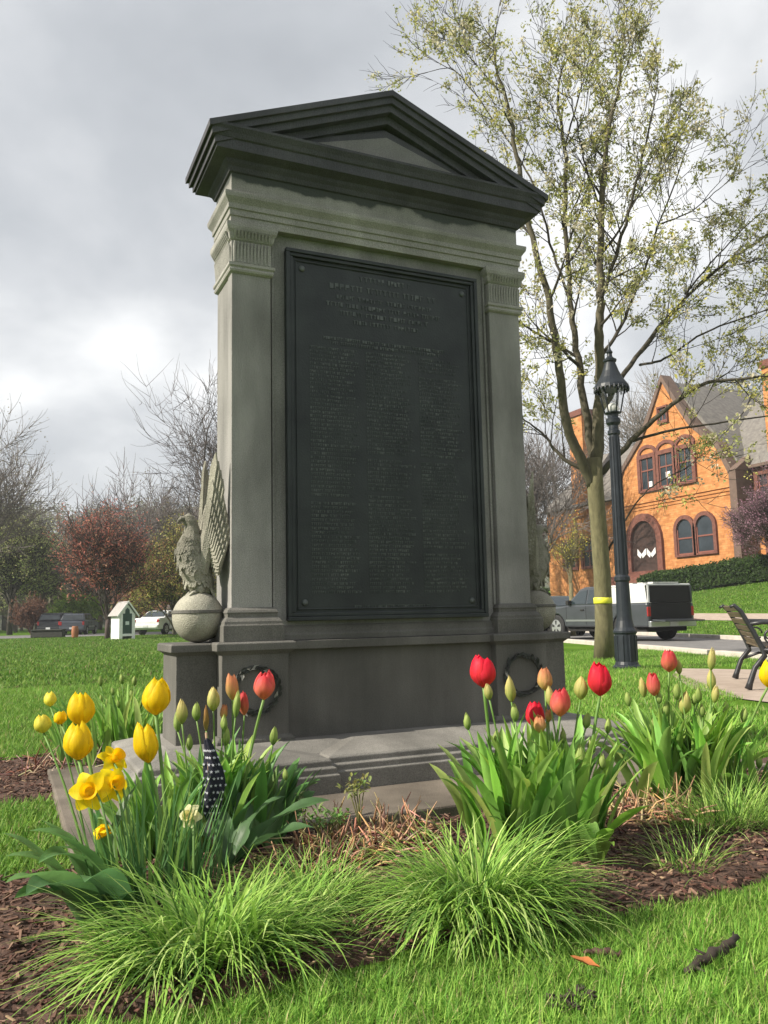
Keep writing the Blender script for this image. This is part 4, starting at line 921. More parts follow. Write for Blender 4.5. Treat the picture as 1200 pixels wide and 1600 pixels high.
bgtree('bright_shrub', 95, 990, 68, 3.0, 'small yellow green shrub left behind the black truck', 1.0, (.10, .09, .06), [(.28, .36, .09), (.22, .32, .08)], 6, (.06, .12), trunk_h=.08, ll=1, lev=2, nmain=8)
bgtree('bare_tree', 838, 900, 60, 15, 'hazy bare tree just right of the monument shaft', .8, (.16, .135, .125), None, 0, None, trunk_h=.2)
bgtree('bare_tree', 800, 900, 80, 15, 'distant bare tree mostly hidden by the right side of the monument', .8, (.18, .15, .14), None, 0, None, trunk_h=.2)
bgtree('budding_tree', 893, 930, 29, 4.6, 'low tree with golden green buds in front of the brick left wing', .9, (.14, .12, .06), [(.50, .42, .07), (.42, .40, .10)], 3, (.025, .045), trunk_h=.40, keep=.2, nmain=3, ll=0, lev=2)
bgtree('redbud_tree', 1232, 905, 40, 5.2, 'small tree with mauve pink blossom at the right edge before the brick building', .9, (.12, .08, .08), [(.34, .17, .24), (.40, .24, .30)], 3, (.03, .05), trunk_h=.2, keep=.4, nmain=6)
bgtree('bare_tree', 1085, 800, 75, 20, 'large bare tree behind the roof of the brick building', .8, (.22, .19, .16), None, 0, None, trunk_h=.25, z=3.4)
# ---- far wooded hills
m_hill = mat('hill_ground', rough=1, var=[(.3, (.045, .06, .035)), (.7, (.085, .09, .055))], scale=.05, detail=8)
def hillz(x, y):
    d = math.hypot(x, y); a = math.degrees(math.atan2(x-CAM[0], y-CAM[1]))
    return 30*sm((d-110)/170)*(.9+.18*noise.noise(Vector((x*.012, y*.012, 0)))+.0)+2*noise.noise(Vector((x*.05, y*.05, 1)))*sm((d-110)/100)-.6
hb = MB(); AA = np.linspace(-30, 75, 70); DD = np.linspace(95, 420, 26)
hb.quadgrid([(CAM[0]+d*math.sin(R(a)), CAM[1]+d*math.cos(R(a)), hillz(CAM[0]+d*math.sin(R(a)), CAM[1]+d*math.cos(R(a)))) for a in AA for d in DD], len(AA), len(DD))
tag(hb.build('wooded_hill', m_hill, smooth=True, fix=False), kind='structure')
random.seed(11); fw = MB(); ftips = []
pos = []
for _ in range(620):
    a = U(-14, 60) if random.random() < .35 else U(-6, 14); d = U(82, 300)**1
    x, y = CAM[0]+d*math.sin(R(a)), CAM[1]+d*math.cos(R(a)); zz = max(hz(x, y) if d < 110 else 0, hillz(x, y)) if d > 95 else 0
    h = U(7, 12) if d > 110 else U(5, 9); pos.append((x, y, zz, h, d))
    b0 = random.choice([(.12, .10, .085), (.09, .08, .06), (.14, .115, .10)])
    fw.tube([(x, y, zz-.5), (x, y, zz+h*.4), (x+U(-.3, .3), y, zz+h*.8)], [.22, .16, .05], 4, b0, cap=False)
    for _ in range(16):
        t = U(.3, .8); p = Vector((x, y, zz+h*t)); q = p+Vector((U(-1, 1)*h*.28, U(-1, 1)*h*.28, U(.1, .3)*h)); fw.tube([p, q], [.07, .03], 3, b0, cap=False)
        ftips += [q, (p+q)/2]
tag(fw.build('forest_trunks', m_bark, fix=False), 'bare trunks and limbs of the woods on the distant hillside', 'woods', kind='stuff')
fo = leaves(ftips, 5, 1.0, (.22, .50), [(.17, .175, .10), (.20, .185, .13), (.15, .165, .10), (.22, .17, .13), (.22, .23, .11), (.18, .15, .13)], name='forest_foliage')
tag(fo, 'olive and brown canopy of the woods on the distant hillside', 'woods', kind='stuff')
# ---- lamp posts
m_iron = mat('painted_iron', rough=.45, var=[(.3, (.009, .012, .017)), (.7, (.020, .026, .034))], scale=6, detail=7, spec=.4, bump=.08, bscale=60)
random.seed(9); m_glass = mat('lamp_glass', (.55, .58, .60), rough=.15, spec=.6, trans=.35)
m_lampw = mat('lamp_globe', (.75, .75, .72), rough=.4)
def lamp(P, H, label, grp=None):
    o = thing('street_lamp', label, 'street lamp', P, 0, grp); k = H/5.0
    b = MB(); b.lathe(0, 0, [(.215*k, 0), (.215*k, .05*k), (.185*k, .075*k), (.17*k, .12*k), (.165*k, .52*k), (.185*k, .54*k), (.185*k, .57*k), (.15*k, .62*k), (.125*k, .72*k), (.118*k, .78*k)], 20)
    for i in range(10):
        a = i*.628; b.tube([(.168*k*math.cos(a), .168*k*math.sin(a), .13*k), (.166*k*math.cos(a), .166*k*math.sin(a), .50*k)], .014*k, 6)
    b.build('base', m_iron, o, smooth=False, bevel=.004)
    p = MB(); p.lathe(0, 0, [(.12*k, .77*k), (.115*k, .86*k), (.105*k, 1.30*k), (.125*k, 1.32*k), (.125*k, 1.37*k), (.100*k, 1.40*k), (.078*k, 3.55*k), (.10*k, 3.57*k), (.10*k, 3.62*k), (.078*k, 3.64*k), (.078*k, 3.70*k), (.115*k, 3.74*k), (.12*k, 3.80*k), (.085*k, 3.83*k), (.09*k, 3.88*k), (.13*k, 3.905*k)], 20)
    for i in range(12):
        a = i*.5236; p.tube([(.102*k*math.cos(a), .102*k*math.sin(a), 1.42*k), (.080*k*math.cos(a), .080*k*math.sin(a), 3.52*k)], .008*k, 5)
    p.build('post', m_iron, o, smooth=False)
    f = MB(); r0, r1, z0, z1 = .125*k, .215*k, 3.90*k, 4.30*k; n = 6
    for i in range(n):
        a = i*2*math.pi/n+.3; f.tube([(r0*math.cos(a), r0*math.sin(a), z0), (r1*math.cos(a), r1*math.sin(a), z1)], .012*k, 6)
        a2 = a+2*math.pi/n; f.tube([(r0*math.cos(a), r0*math.sin(a), z0), (r0*math.cos(a2), r0*math.sin(a2), z0)], .014*k, 6)
        f.tube([(r1*math.cos(a), r1*math.sin(a), z1), (r1*math.cos(a2), r1*math.sin(a2), z1)], .014*k, 6)
    f.build('lantern_frame', m_iron, o, smooth=True)
    g_ = MB()
    for i in range(n):
        a, a2 = i*2*math.pi/n+.3, (i+1)*2*math.pi/n+.3; g_.add([(r0*.98*math.cos(a), r0*.98*math.sin(a), z0), (r0*.98*math.cos(a2), r0*.98*math.sin(a2), z0), (r1*.98*math.cos(a2), r1*.98*math.sin(a2), z1), (r1*.98*math.cos(a), r1*.98*math.sin(a), z1)], [(0, 1, 2, 3)])
    mg = bpy.data.materials.get('clear_pane')
    if not mg:
        mg = bpy.data.materials.new('clear_pane'); mg.use_nodes = True; t_ = mg.node_tree; t_.nodes.clear(); oo = N(t_, 'ShaderNodeOutputMaterial'); tr_ = N(t_, 'ShaderNodeBsdfTransparent'); gl = N(t_, 'ShaderNodeBsdfGlossy'); gl.inputs['Roughness'].default_value = .1
        m__ = N(t_, 'ShaderNodeMixShader'); m__.inputs[0].default_value = .22; t_.links.new(tr_.outputs[0], m__.inputs[1]); t_.links.new(gl.outputs[0], m__.inputs[2]); t_.links.new(m__.outputs[0], oo.inputs[0])
    g_.build('glass', mg, o)
    c = MB(); c.lathe(0, 0, [(.05*k, 3.90*k), (.085*k, 3.92*k), (.095*k, 3.99*k), (.06*k, 4.04*k), (.02*k, 4.06*k)], 16); c.build('lamp_bulb', m_lampw, o, smooth=True)
    h = MB(); h.lathe(0, 0, [(.235*k, 4.27*k), (.285*k, 4.28*k), (.275*k, 4.33*k), (.255*k, 4.36*k), (.235*k, 4.385*k), (.19*k, 4.45*k), (.135*k, 4.56*k), (.10*k, 4.66*k), (.085*k, 4.70*k), (.105*k, 4.72*k), (.11*k, 4.75*k), (.075*k, 4.77*k), (.045*k, 4.80*k), (.04*k, 4.84*k), (.055*k, 4.87*k), (.03*k, 4.91*k), (.012*k, 4.98*k), (.003*k, 5.08*k)], 24)
    h.build('hood', m_iron, o, smooth=False)
    rm = MB()
    for i in range(24):
        a = i*2*math.pi/24; rm.lathe(.272*k*math.cos(a), .272*k*math.sin(a), [(.016*k, 4.235*k), (.02*k, 4.26*k), (.016*k, 4.30*k)], 6)
    rm.build('hood_fringe', m_iron, o)
    o.scale = (.94, .94, 1)
    return o
lamp(on(980, 1046, 2, 0), 4.88, 'tall dark iron street lamp with a pointed hood before the young tree')
def onhill(u, v):
    for t in np.arange(5, 120, .1):
        p = CAM+ray(u, v)*t
        if p[2] <= hz(p[0], p[1]): return Vector((p[0], p[1], hz(p[0], p[1])))
    return Vector(CAM+ray(u, v)*60)
pl_ = onhill(880, 925); d_ = depth_of(pl_)
lamp(pl_, (925-843)/FPX*d_, 'small distant lamp post before the brick left wing')
# ---- bench
b1, b2 = on(1139, 1054, 2, .02), on(1166, 1077, 2, .02)
bd = (b1-b2); bd.z = 0; bd = bd.normalized(); BL = 1.45; bn = Vector((bd.y, -bd.x, 0))   # bench faces bn (away to the right)
bench = thing('park_bench', 'dark park bench with scrolled iron ends at the right edge, on the paved path', 'bench', b2)
m_bi = mat('bench_iron', rough=.4, var=[(.3, (.012, .012, .014)), (.7, (.03, .03, .034))], scale=12); m_bw = mat('bench_wood', rough=.6, var=[(.3, (.07, .05, .032)), (.7, (.16, .115, .07))], scale=7, stretch=(1, 1, 1), bump=.3, bscale=60)
def BP(a, f, z): return bd*a+bn*f+Vector((0, 0, z))
for e in (0, BL):
    f = MB()
    f.tube([BP(e, 0.02, 0), BP(e, .04, .06), BP(e, .10, .22), BP(e, .20, .34), BP(e, .18, .42), BP(e, .10, .60), BP(e, .0, .80), BP(e, -.06, .86), BP(e, -.10, .84)], [.038, .030, .026, .028, .028, .026, .024, .022, .016], 8)
    f.tube([BP(e, .66, 0), BP(e, .64, .06), BP(e, .58, .22), BP(e, .60, .36), BP(e, .64, .42)], [.038, .03, .026, .026, .024], 8)
    f.tube([BP(e, .18, .40), BP(e, .40, .38), BP(e, .64, .42)], .026, 8)
    f.tube([BP(e, .14, .24), BP(e, .30, .30), BP(e, .46, .29), BP(e, .58, .22)], .016, 8)
    f.tube([BP(e, .06, .66), BP(e, .2, .68), BP(e, .45, .67), BP(e, .62, .63), BP(e, .66, .56), BP(e, .60, .52), BP(e, .58, .56)], .022, 8)
    f.tube([BP(e, .62, .62), BP(e, .56, .50), BP(e, .62, .42)], .016, 8)
    f.tube([BP(e, .28+.07*math.cos(a), .53+.07*math.sin(a)) for a in np.linspace(0, 5.6, 14)], .011, 6)
    f.tube([BP(e, .43+.05*math.cos(a), .51+.05*math.sin(a)) for a in np.linspace(1, 6.2, 14)], .011, 6)
    f.build('iron_end', m_bi, bench, smooth=True)
sl_ = MB()
for i in range(6):
    t = i/5; c = BP(BL/2, .165-.20*t, .47+.36*t); sl_.obox(c, bd*(BL/2-.005), (bn*-.20+Vector((0, 0, .36))).normalized()*.030, (bn*.36+Vector((0, 0, .20))).normalized()*.011)
sl_.build('backrest', m_bw, bench, bevel=.004)
sl_ = MB()
for i in range(6):
    sl_.obox(BP(BL/2, .20+i*.085, .425-.012*math.sin(i/5*3.14)), bd*(BL/2-.005), bn*.034, Vector((0, 0, .012)))
sl_.build('seat', m_bw, bench, bevel=.004)
# ---- vehicles
def paint(n, c): return mat(n, c, rough=.32, var=.12, scale=3, coat=.4, spec=.5)
m_tg = paint('grey_truck_paint', (.045, .05, .058)); m_sill = mat('chrome_trim', (.45, .46, .47), rough=.3, metal=.8); m_tyre = mat('tyre_rubber', (.018, .018, .019), rough=.85); m_rim = mat('alloy_rim', (.50, .51, .52), rough=.35, metal=.7)
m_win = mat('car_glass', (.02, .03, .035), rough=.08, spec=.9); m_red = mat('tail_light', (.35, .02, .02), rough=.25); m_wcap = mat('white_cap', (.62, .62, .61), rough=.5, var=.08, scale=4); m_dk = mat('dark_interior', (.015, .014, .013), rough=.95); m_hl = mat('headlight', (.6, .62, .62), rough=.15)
def wheel(par, x, y, r, w_=.24):
    t = MB(); K = 28; ys_ = (-w_/2, -w_/2+.03, w_/2-.03, w_/2); rs = (r-.04, r, r, r-.04)
    vs = [(x+rr*math.cos(a), y+yy, r+rr*math.sin(a)) for yy, rr in zip(ys_, rs) for a in np.linspace(0, 2*math.pi, K, endpoint=False)]
    t.add(vs, [(i*K+j, i*K+(j+1) % K, (i+1)*K+(j+1) % K, (i+1)*K+j) for i in range(3) for j in range(K)]+[tuple(range(K)), tuple(3*K+j for j in range(K))])
    o = t.build('wheel', m_tyre, par); sgn = 1 if y > 0 else -1
    h = MB(); yy = y+sgn*(w_/2+.004); ri = r*.62
    vs = [(x, yy+sgn*.012, r)]+[(x+ri*math.cos(a), yy, r+ri*math.sin(a)) for a in np.linspace(0, 2*math.pi, 24, endpoint=False)]
    h.add(vs, [(0, 1+j, 1+(j+1) % 24) for j in range(24)]); h.build('rim', m_rim, o)
    d = MB()
    for q in range(5):
        a = q*1.257+.3; d.add([(x+ri*.35*math.cos(a-.25), yy+sgn*.016, r+ri*.35*math.sin(a-.25)), (x+ri*.9*math.cos(a-.22), yy+sgn*.010, r+ri*.9*math.sin(a-.22)), (x+ri*.9*math.cos(a+.22), yy+sgn*.010, r+ri*.9*math.sin(a+.22)), (x+ri*.35*math.cos(a+.25), yy+sgn*.016, r+ri*.35*math.sin(a+.25))], [(0, 1, 2, 3)])
    d.build('rim_opening', m_tyre, o)
def arch_profile(top, x0, x1, zb, wheels, rw):
    pts = [(x0, zb)]
    for wx in sorted(wheels): pts += [(wx+rw*math.cos(a), max(zb, rw*.86+rw*math.sin(a)*1.0)) for a in np.linspace(math.pi, 0, 11)]
    pts += [(x1, zb)]+top; return pts
def poly_panel(mbx, poly, y, sgn, th=.012): mbx.prism(poly, 'y', y, y+sgn*th)
def vehicle(label, name, loc, rz, kind, paintm, group=None, cat='car'):
    o = thing(name, label, cat, loc, rz, group)
    if kind == 'pickup':
        Wd, L0, L1, rw, wx = .93, -2.55, 2.75, .41, (-1.45, 2.0-.15)
        top = [(2.75, .62), (2.74, .86), (2.60, 1.02), (1.35, 1.12), (.95, 1.14), (-2.55, 1.14), (-2.55, .55)]
    else:
        Wd, L0, L1, rw, wx = .88, -2.2, 2.2, .34, (-1.35, 1.35)
        top = [(2.2, .5), (2.15, .72), (1.95, .82), (1.0, .95), (-1.55, 1.0), (-2.1, .98), (-2.2, .8), (-2.2, .4)]
        if kind == 'suv': top = [(2.2, .5), (2.18, .85), (2.0, 1.0), (1.1, 1.08), (-2.0, 1.12), (-2.2, 1.0), (-2.2, .4)]
    b = MB(); b.prism(arch_profile(top, L0, L1, .32 if kind != 'pickup' else .42, wx, rw*1.12), 'y', -Wd, Wd); b.build('body', paintm, o, bevel=.05)
    u = MB(); u.box(L0+.2, L1-.2, -Wd+.14, Wd-.14, .28, .6); u.build('underbody', m_dk, o)
    gh = {'pickup': [(1.35, 1.12), (.72, 1.66), (.5, 1.72), (-.50, 1.72), (-.62, 1.66), (-.70, 1.13)], 'sedan': [(1.0, .95), (.30, 1.38), (-.1, 1.43), (-.75, 1.40), (-1.55, .99)], 'suv': [(1.1, 1.08), (.45, 1.58), (.2, 1.64), (-1.7, 1.64), (-1.95, 1.55), (-2.05, 1.1)]}[kind]
    c = MB(); n = len(gh); cx_ = sum(p[0] for p in gh)/n
    for sgn, k_ in ((-1, 0), (1, 1)): c.v += [(p[0], sgn*(Wd-.03-.17*max(0, (p[1]-gh[0][1]))/.6), p[1]) for p in gh]; c.c += [(1, 1, 1)]*n
    c.f += [tuple(range(n)), tuple(range(2*n-1, n-1, -1))]+[(i, i+n, (i+1) % n+n, (i+1) % n) for i in range(n)]
    c.build('cabin', paintm, o, bevel=.04)
    def wpan(mbx, poly, sgn):
        vs = []
        for q in (0.0, .012): vs += [(p[0], sgn*(Wd-.03-.17*max(0, (p[1]-gh[0][1]))/.6+.004+q), p[1]) for p in poly]
        m = len(poly); mbx.add(vs, [tuple(range(m)), tuple(range(2*m-1, m-1, -1))]+[(i, i+m, (i+1) % m+m, (i+1) % m) for i in range(m)])
    wins = {'pickup': [[(1.12, 1.17), (.70, 1.58), (.32, 1.62), (.30, 1.17)], [(.22, 1.17), (.22, 1.62), (-.45, 1.62), (-.55, 1.17)]], 'sedan': [[(.80, 1.0), (.28, 1.31), (-.12, 1.35), (-.14, 1.0)], [(-.22, 1.0), (-.22, 1.35), (-.70, 1.33), (-1.2, 1.02)]], 'suv': [[(.9, 1.13), (.45, 1.5), (.1, 1.55), (.08, 1.13)], [(0, 1.13), (0, 1.55), (-.85, 1.55), (-.85, 1.14)], [(-.95, 1.14), (-.95, 1.55), (-1.65, 1.55), (-1.8, 1.15)]]}[kind]
    for pw in wins:
        for sgn in (-1, 1):
            wm = MB(); wpan(wm, pw, sgn); wm.build('side_window', m_win, o)
    a, b_2 = gh[0], gh[1]; wsm = MB(); dx_, dz_ = b_2[0]-a[0], b_2[1]-a[1]; nx, nz = dz_, -dx_; nl = math.hypot(nx, nz); nx, nz = nx/nl*.012, nz/nl*.012
    p0 = (a[0]+dx_*.12+nx, a[1]+dz_*.12+nz); p1 = (a[0]+dx_*.9+nx, a[1]+dz_*.9+nz)
    wsm.add([(p0[0], -Wd+.12, p0[1]), (p0[0], Wd-.12, p0[1]), (p1[0], Wd-.26, p1[1]), (p1[0], -Wd+.26, p1[1])], [(0, 1, 2, 3)]); wsm.build('windscreen', m_win, o)
    if kind != 'pickup':
        a, b_2 = gh[-1], gh[-2]; wsm = MB(); dx_, dz_ = b_2[0]-a[0], b_2[1]-a[1]; nl = math.hypot(dx_, dz_); nx, nz = -dz_/nl*.014, dx_/nl*.014
        p0 = (a[0]+dx_*.12+nx, a[1]+dz_*.12+nz); p1 = (a[0]+dx_*.9+nx, a[1]+dz_*.9+nz)
        wsm.add([(p0[0], -Wd+.12, p0[1]), (p0[0], Wd-.12, p0[1]), (p1[0], Wd-.26, p1[1]), (p1[0], -Wd+.26, p1[1])], [(0, 1, 2, 3)]); wsm.build('rear_window', m_win, o)
    for x_ in wx:
        for sgn in (-1, 1): wheel(o, x_, sgn*(Wd-.11), rw)
    bm1 = MB(); bm1.box(L1-.08, L1+.07, -Wd+.03, Wd-.03, .42, .62); bm1.build('front_bumper', m_sill if kind == 'pickup' else paintm, o, bevel=.02)
    bm1 = MB(); bm1.box(L0-.10, L0+.02, -Wd+.03, Wd-.03, .42, .60); bm1.build('rear_bumper', m_sill if kind == 'pickup' else paintm, o, bevel=.02)
    for sgn in (-1, 1):
        h = MB(); h.box(L1-.06, L1+.012, sgn*(Wd-.22)-.14, sgn*(Wd-.22)+.14, .68, .82); h.build('headlight', m_hl, o, bevel=.01)
        h = MB(); h.box(L0-.014, L0+.06, sgn*(Wd-.09)-.075, sgn*(Wd-.09)+.078, .74, 1.02 if kind != 'sedan' else .90); h.build('tail_light', m_red, o, bevel=.01)
        h = MB(); h.box(gh[0][0]-.32, gh[0][0]-.18, sgn*(Wd+.02)-.07, sgn*(Wd+.02)+.09, gh[0][1]+.03, gh[0][1]+.18); h.build('door_mirror', m_dk, o, bevel=.02)
    tr_ = MB()
    for sgn in (-1, 1): tr_.box(wx[0]+rw*1.3, wx[1]-rw*1.3, sgn*Wd-.006, sgn*Wd+.012, .60, .66)
    tr_.build('side_trim', m_sill, o)
    for xd in ((-.66, .26, 1.28) if kind == 'pickup' else (-1.0, -.18, .95)):
        for sgn in (-1, 1):
            sm2 = MB(); sm2.box(xd-.008, xd+.008, sgn*Wd-.01, sgn*Wd+.004, .5, gh[0][1]-.02); sm2.build('door_seam', m_dk, o)
    for xd in ((-.48, .44) if kind == 'pickup' else (-.85, -.02)):
        for sgn in (-1, 1):
            sm2 = MB(); sm2.box(xd-.09, xd+.09, sgn*Wd-.01, sgn*Wd+.03, gh[0][1]-.17, gh[0][1]-.13); sm2.build('door_handle', m_dk, o, bevel=.008)
    sm2 = MB(); sm2.box(L0-.115, L0-.102, -.16, .16, .44, .58); sm2.build('number_plate', m_hl, o)
    return o
az_t = 4.0
tl_ = dep(1052, 1000, 25.0); 
tru = vehicle('grey pickup truck with white bed cap and open tailgate parked on the road', 'pickup_truck', (0, 0, .015), 0, 'pickup', m_tg, cat='pickup truck')
# pickup bed: white cap, open at the rear, dark load space
for sgn in (-1, 1):
    k1 = MB(); k1.prism([(-2.53, 1.142), (-.72, 1.142), (-.78, 1.64), (-2.46, 1.66)], 'y', sgn*.90, sgn*.86); k1.build('cap_side', m_wcap, tru, bevel=.01)
k2 = MB(); k2.box(-2.50, -.76, -.90, .90, 1.645, 1.71); k2.build('cap_roof', m_wcap, tru, bevel=.03)
k5 = MB()
for i in range(7): k5.obox((-2.4+i*.22, .1*(-1)**i, 1.74), (.09, .02, 0), (0, .5, 0), (0, 0, .022))
k5.build('roof_load', mat('roof_boards', (.55, .55, .52), rough=.8, var=.3, scale=6), tru)
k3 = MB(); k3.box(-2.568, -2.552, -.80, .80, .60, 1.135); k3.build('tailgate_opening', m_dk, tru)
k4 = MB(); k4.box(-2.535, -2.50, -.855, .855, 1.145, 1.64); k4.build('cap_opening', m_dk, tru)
for sgn in (-1, 1):
    k6 = MB(); k6.box(-2.56, -2.53, sgn*.845-.03, sgn*.845+.03, 1.15, 1.66); k6.build('cap_frame', m_wcap if sgn > 0 else m_tg, tru)
k7 = MB(); k7.obox((-2.85, 0, .615), (.26, 0, .02), (0, .78, 0), (0, 0, .02)); k7.build('tailgate', m_tg, tru)
def place(o, u, v, z, azd, fx, fy):   # put local ground point (fx,fy) under pixel (u,v) at height z
    P = on(u, v, 2, z); th = R(90-azd); o.rotation_euler.z = th
    x = P.x-(fx*math.cos(th)-fy*math.sin(th)); y = P.y-(fx*math.sin(th)+fy*math.cos(th)); o.location = (x, y, .015)
tru.scale = (.9, .9, .9); place(tru, 974, 1002.5, .0, -1, -1.45*.9, .93*.9)
sed = vehicle('dark green grey saloon car mostly hidden behind the right side of the monument', 'parked_car', (0, 0, .015), 0, 'sedan', paint('dark_green_paint', (.05, .065, .06)))
place(sed, 838, 995, 0, 12, -1.35, .88)
suv = vehicle('black sport utility car beyond the far lawn, left one of the two side by side', 'parked_car', (0, 0, .015), 0, 'suv', paint('black_paint', (.012, .014, .02)), group='cars parked beyond the left lawn')
suv.scale = (.92, .92, .9); place(suv, 97, 992, 0, 28, 0, 0)
suv2 = vehicle('dark slate sport utility car right of the black one, nearer the notice hut', 'parked_car', (0, 0, .015), 0, 'suv', paint('slate_paint', (.07, .08, .10)), group='cars parked beyond the left lawn')
suv2.scale = (.92, .92, .86); place(suv2, 124, 991.5, 0, 18, 0, 0)
wc = vehicle('white saloon car parked just left of the stone ball', 'parked_car', (0, 0, .015), 0, 'sedan', paint('white_paint', (.72, .73, .74)), group='cars parked beyond the left lawn')
wc.scale = (.95, .95, 1); place(wc, 258, 991.5, 0, 40, 0, 0)
# low dark barrier and barrel
d1, d2 = on(50, 997, 2, 0), on(100, 996, 2, 0)
lb = thing('low_barrier', 'long low dark wall at the far lawn edge left of the black car', 'wall', d1)
v_ = d2-d1; q = MB(); q.obox(v_/2+Vector((0, 0, .22)), v_/2, Vector((-v_.y, v_.x, 0)).normalized()*.2, Vector((0, 0, .20))); q.build('wall', mat('dark_timber', (.035, .035, .03), rough=.9, var=.3, scale=5), lb, bevel=.03)
q = MB(); q.obox(v_/2+Vector((0, 0, .445)), v_/2*1.01, Vector((-v_.y, v_.x, 0)).normalized()*.26, Vector((0, 0, .03))); q.build('coping', mat('dark_coping', (.05, .05, .045), rough=.9), lb, bevel=.01)
br = MB(); P = on(117, 997, 2, 0); br.lathe(0, 0, [(.24, 0), (.27, .1), (.29, .35), (.30, .45), (.29, .55), (.26, .8), (.25, .85), (.22, .85)], 20)
o = br.build('barrel', mat('orange_barrel', (.34, .13, .06), rough=.7, var=.2, scale=6), None, smooth=True, loc=P); o.scale = (.62, .62, .75); tag(o, 'orange brown barrel standing before the black car on the far lawn', 'barrel')
# ---- white notice hut
kp = on(192, 999, 2, 0); kd = depth_of(kp); kk = kd/FPX
hut = thing('notice_hut', 'small white gabled notice hut with a dark green board on the far lawn', 'kiosk', kp, R(22)); hut.scale = (.66, .66, .82)
m_wp = mat('white_paint_wood', (.72, .74, .72), rough=.6, var=.08, scale=8); m_gr = mat('green_board', (.012, .05, .038), rough=.5, var=.3, scale=5); m_sh = mat('hut_shingle', (.36, .34, .33), rough=.9, var=.25, scale=12)
q = MB(); q.box(-.62, -.56, -.58, .58, 0, 1.45); q.box(-.5601, .56, .52, .58, 0, 1.45); q.box(.56, .62, -.58, .58, 0, 1.45); q.build('walls', m_wp, hut, bevel=.01)
q = MB(); q.box(-.559, -.36, -.60, -.52, 0, 1.45); q.box(.36, .559, -.60, -.52, 0, 1.45); q.box(-.36, .36, -.60, -.52, .18, .32); q.build('front_frame', m_wp, hut, bevel=.01)
q = MB(); q.box(-.36, .36, -.575, -.54, .32, 1.46); q.build('notice_board', m_gr, hut)
q = MB(); q.box(-.14, .14, -.588, -.576, .82, 1.02); q.build('notice_paper', mat('paper', (.55, .62, .60), rough=.7), hut)
q = MB(); q.prism([(-.559, 1.45), (.559, 1.45), (0, 2.02)], 'y', -.57, .57); q.build('gable', m_wp, hut)
q = MB(); q.prism([(-.18, 1.46), (.18, 1.46), (.16, 1.68), (0, 1.80), (-.16, 1.68)], 'y', -.59, -.571); q.build('gable_vent', m_gr, hut)
for sgn in (-1, 1):
    q = MB(); q.prism([(sgn*.80, 1.30), (0, 2.10), (0, 2.17), (sgn*.84, 1.33)], 'y', -.72, .70); q.build('roof', m_sh, hut, bevel=.008)
    q = MB(); q.prism([(sgn*.82, 1.24), (0, 2.07), (0, 2.19), (sgn*.86, 1.34)], 'y', -.75, -.721); q.build('barge_board', m_wp, hut)
# ---- brick building on the hill
XB, ZB = 37.0, 3.0
m_brick = mat('orange_brick', rough=.85, var=[(.3, (.42, .165, .05)), (.5, (.54, .235, .078)), (.70, (.64, .32, .13))], scale=2.2, detail=9, bump=.4, bscale=12)
nt = m_brick.node_tree; p = nt.nodes[m_brick['p']]; src = p.inputs['Base Color'].links[0].from_socket
tcn = N(nt, 'ShaderNodeTexCoord'); mpn = N(nt, 'ShaderNodeMapping'); mpn.inputs['Rotation'].default_value = (0, R(90), R(90)); nt.links.new(tcn.outputs['Object'], mpn.inputs[0])
sx = N(nt, 'ShaderNodeSeparateXYZ'); nt.links.new(tcn.outputs['Object'], sx.inputs[0]); cx2 = N(nt, 'ShaderNodeCombineXYZ'); nt.links.new(sx.outputs[1], cx2.inputs[0]); nt.links.new(sx.outputs[2], cx2.inputs[1])
bt = N(nt, 'ShaderNodeTexBrick'); bt.inputs['Scale'].default_value = 1.0; bt.inputs['Brick Width'].default_value = .42; bt.inputs['Row Height'].default_value = .14; bt.inputs['Mortar Size'].default_value = .012; bt.inputs['Color1'].default_value = (1, 1, 1, 1); bt.inputs['Color2'].default_value = (.74, .68, .62, 1); bt.inputs['Mortar'].default_value = (.72, .66, .60, 1)
nt.links.new(cx2.outputs[0], bt.inputs['Vector']); mm = N(nt, 'ShaderNodeMix', data_type='RGBA', blend_type='MULTIPLY'); mm.inputs[0].default_value = 1; nt.links.new(src, mm.inputs[6]); nt.links.new(bt.outputs[0], mm.inputs[7]); nt.links.new(mm.outputs[2], p.inputs['Base Color'])
m_rbr = mat('red_brick_trim', rough=.85, var=[(.3, (.10, .035, .026)), (.7, (.20, .075, .05))], scale=5, detail=7); m_slate = mat('roof_slate', rough=.85, var=[(.3, (.11, .10, .095)), (.7, (.21, .195, .175))], scale=4, detail=9, bump=.6, bscale=9)
m_wg = mat('window_glass', (.035, .045, .055), rough=.12, spec=.9, var=.4, scale=.8); m_mull = mat('window_frame', (.20, .07, .05), rough=.6); m_coping = mat('dark_coping_stone', (.13, .085, .065), rough=.8, var=.2, scale=4); m_whb = mat('white_cloth_and_reflection', (.80, .80, .80), rough=.9)
bld = thing('brick_building', 'orange brick building with a tall gable and red arched windows on the hill', 'building', (XB, 0, 0))
def yz(poly, xa, xb, mbx): mbx.prism(poly, 'x', xa, xb)
q = MB(); yz([(31.6, ZB-1), (42, ZB-1), (42, 9.0), (41.1, 10.6), (39.2, 12.3), (38.3, 13.6), (36.8, 16.0), (35.3, 13.6), (34.4, 12.3), (32.5, 10.6), (31.6, 9.0)], 0, .6, q); q.build('gable_wall', m_brick, bld)
q = MB(); q.box(.6, 9, 31.61, 41.99, ZB-1, 9.0); q.build('gable_wing_walls', m_brick, bld)
q = MB(); out = [(42.1, 8.9), (41.25, 10.65), (39.3, 12.4), (38.4, 13.7), (36.8, 16.2), (35.2, 13.7), (34.3, 12.4), (32.35, 10.65), (31.5, 8.9)]; inn = [(a+(.28 if a < 36.8 else -.28 if a > 36.8 else 0), b-(.15 if a != 36.8 else .42)) for a, b in out]
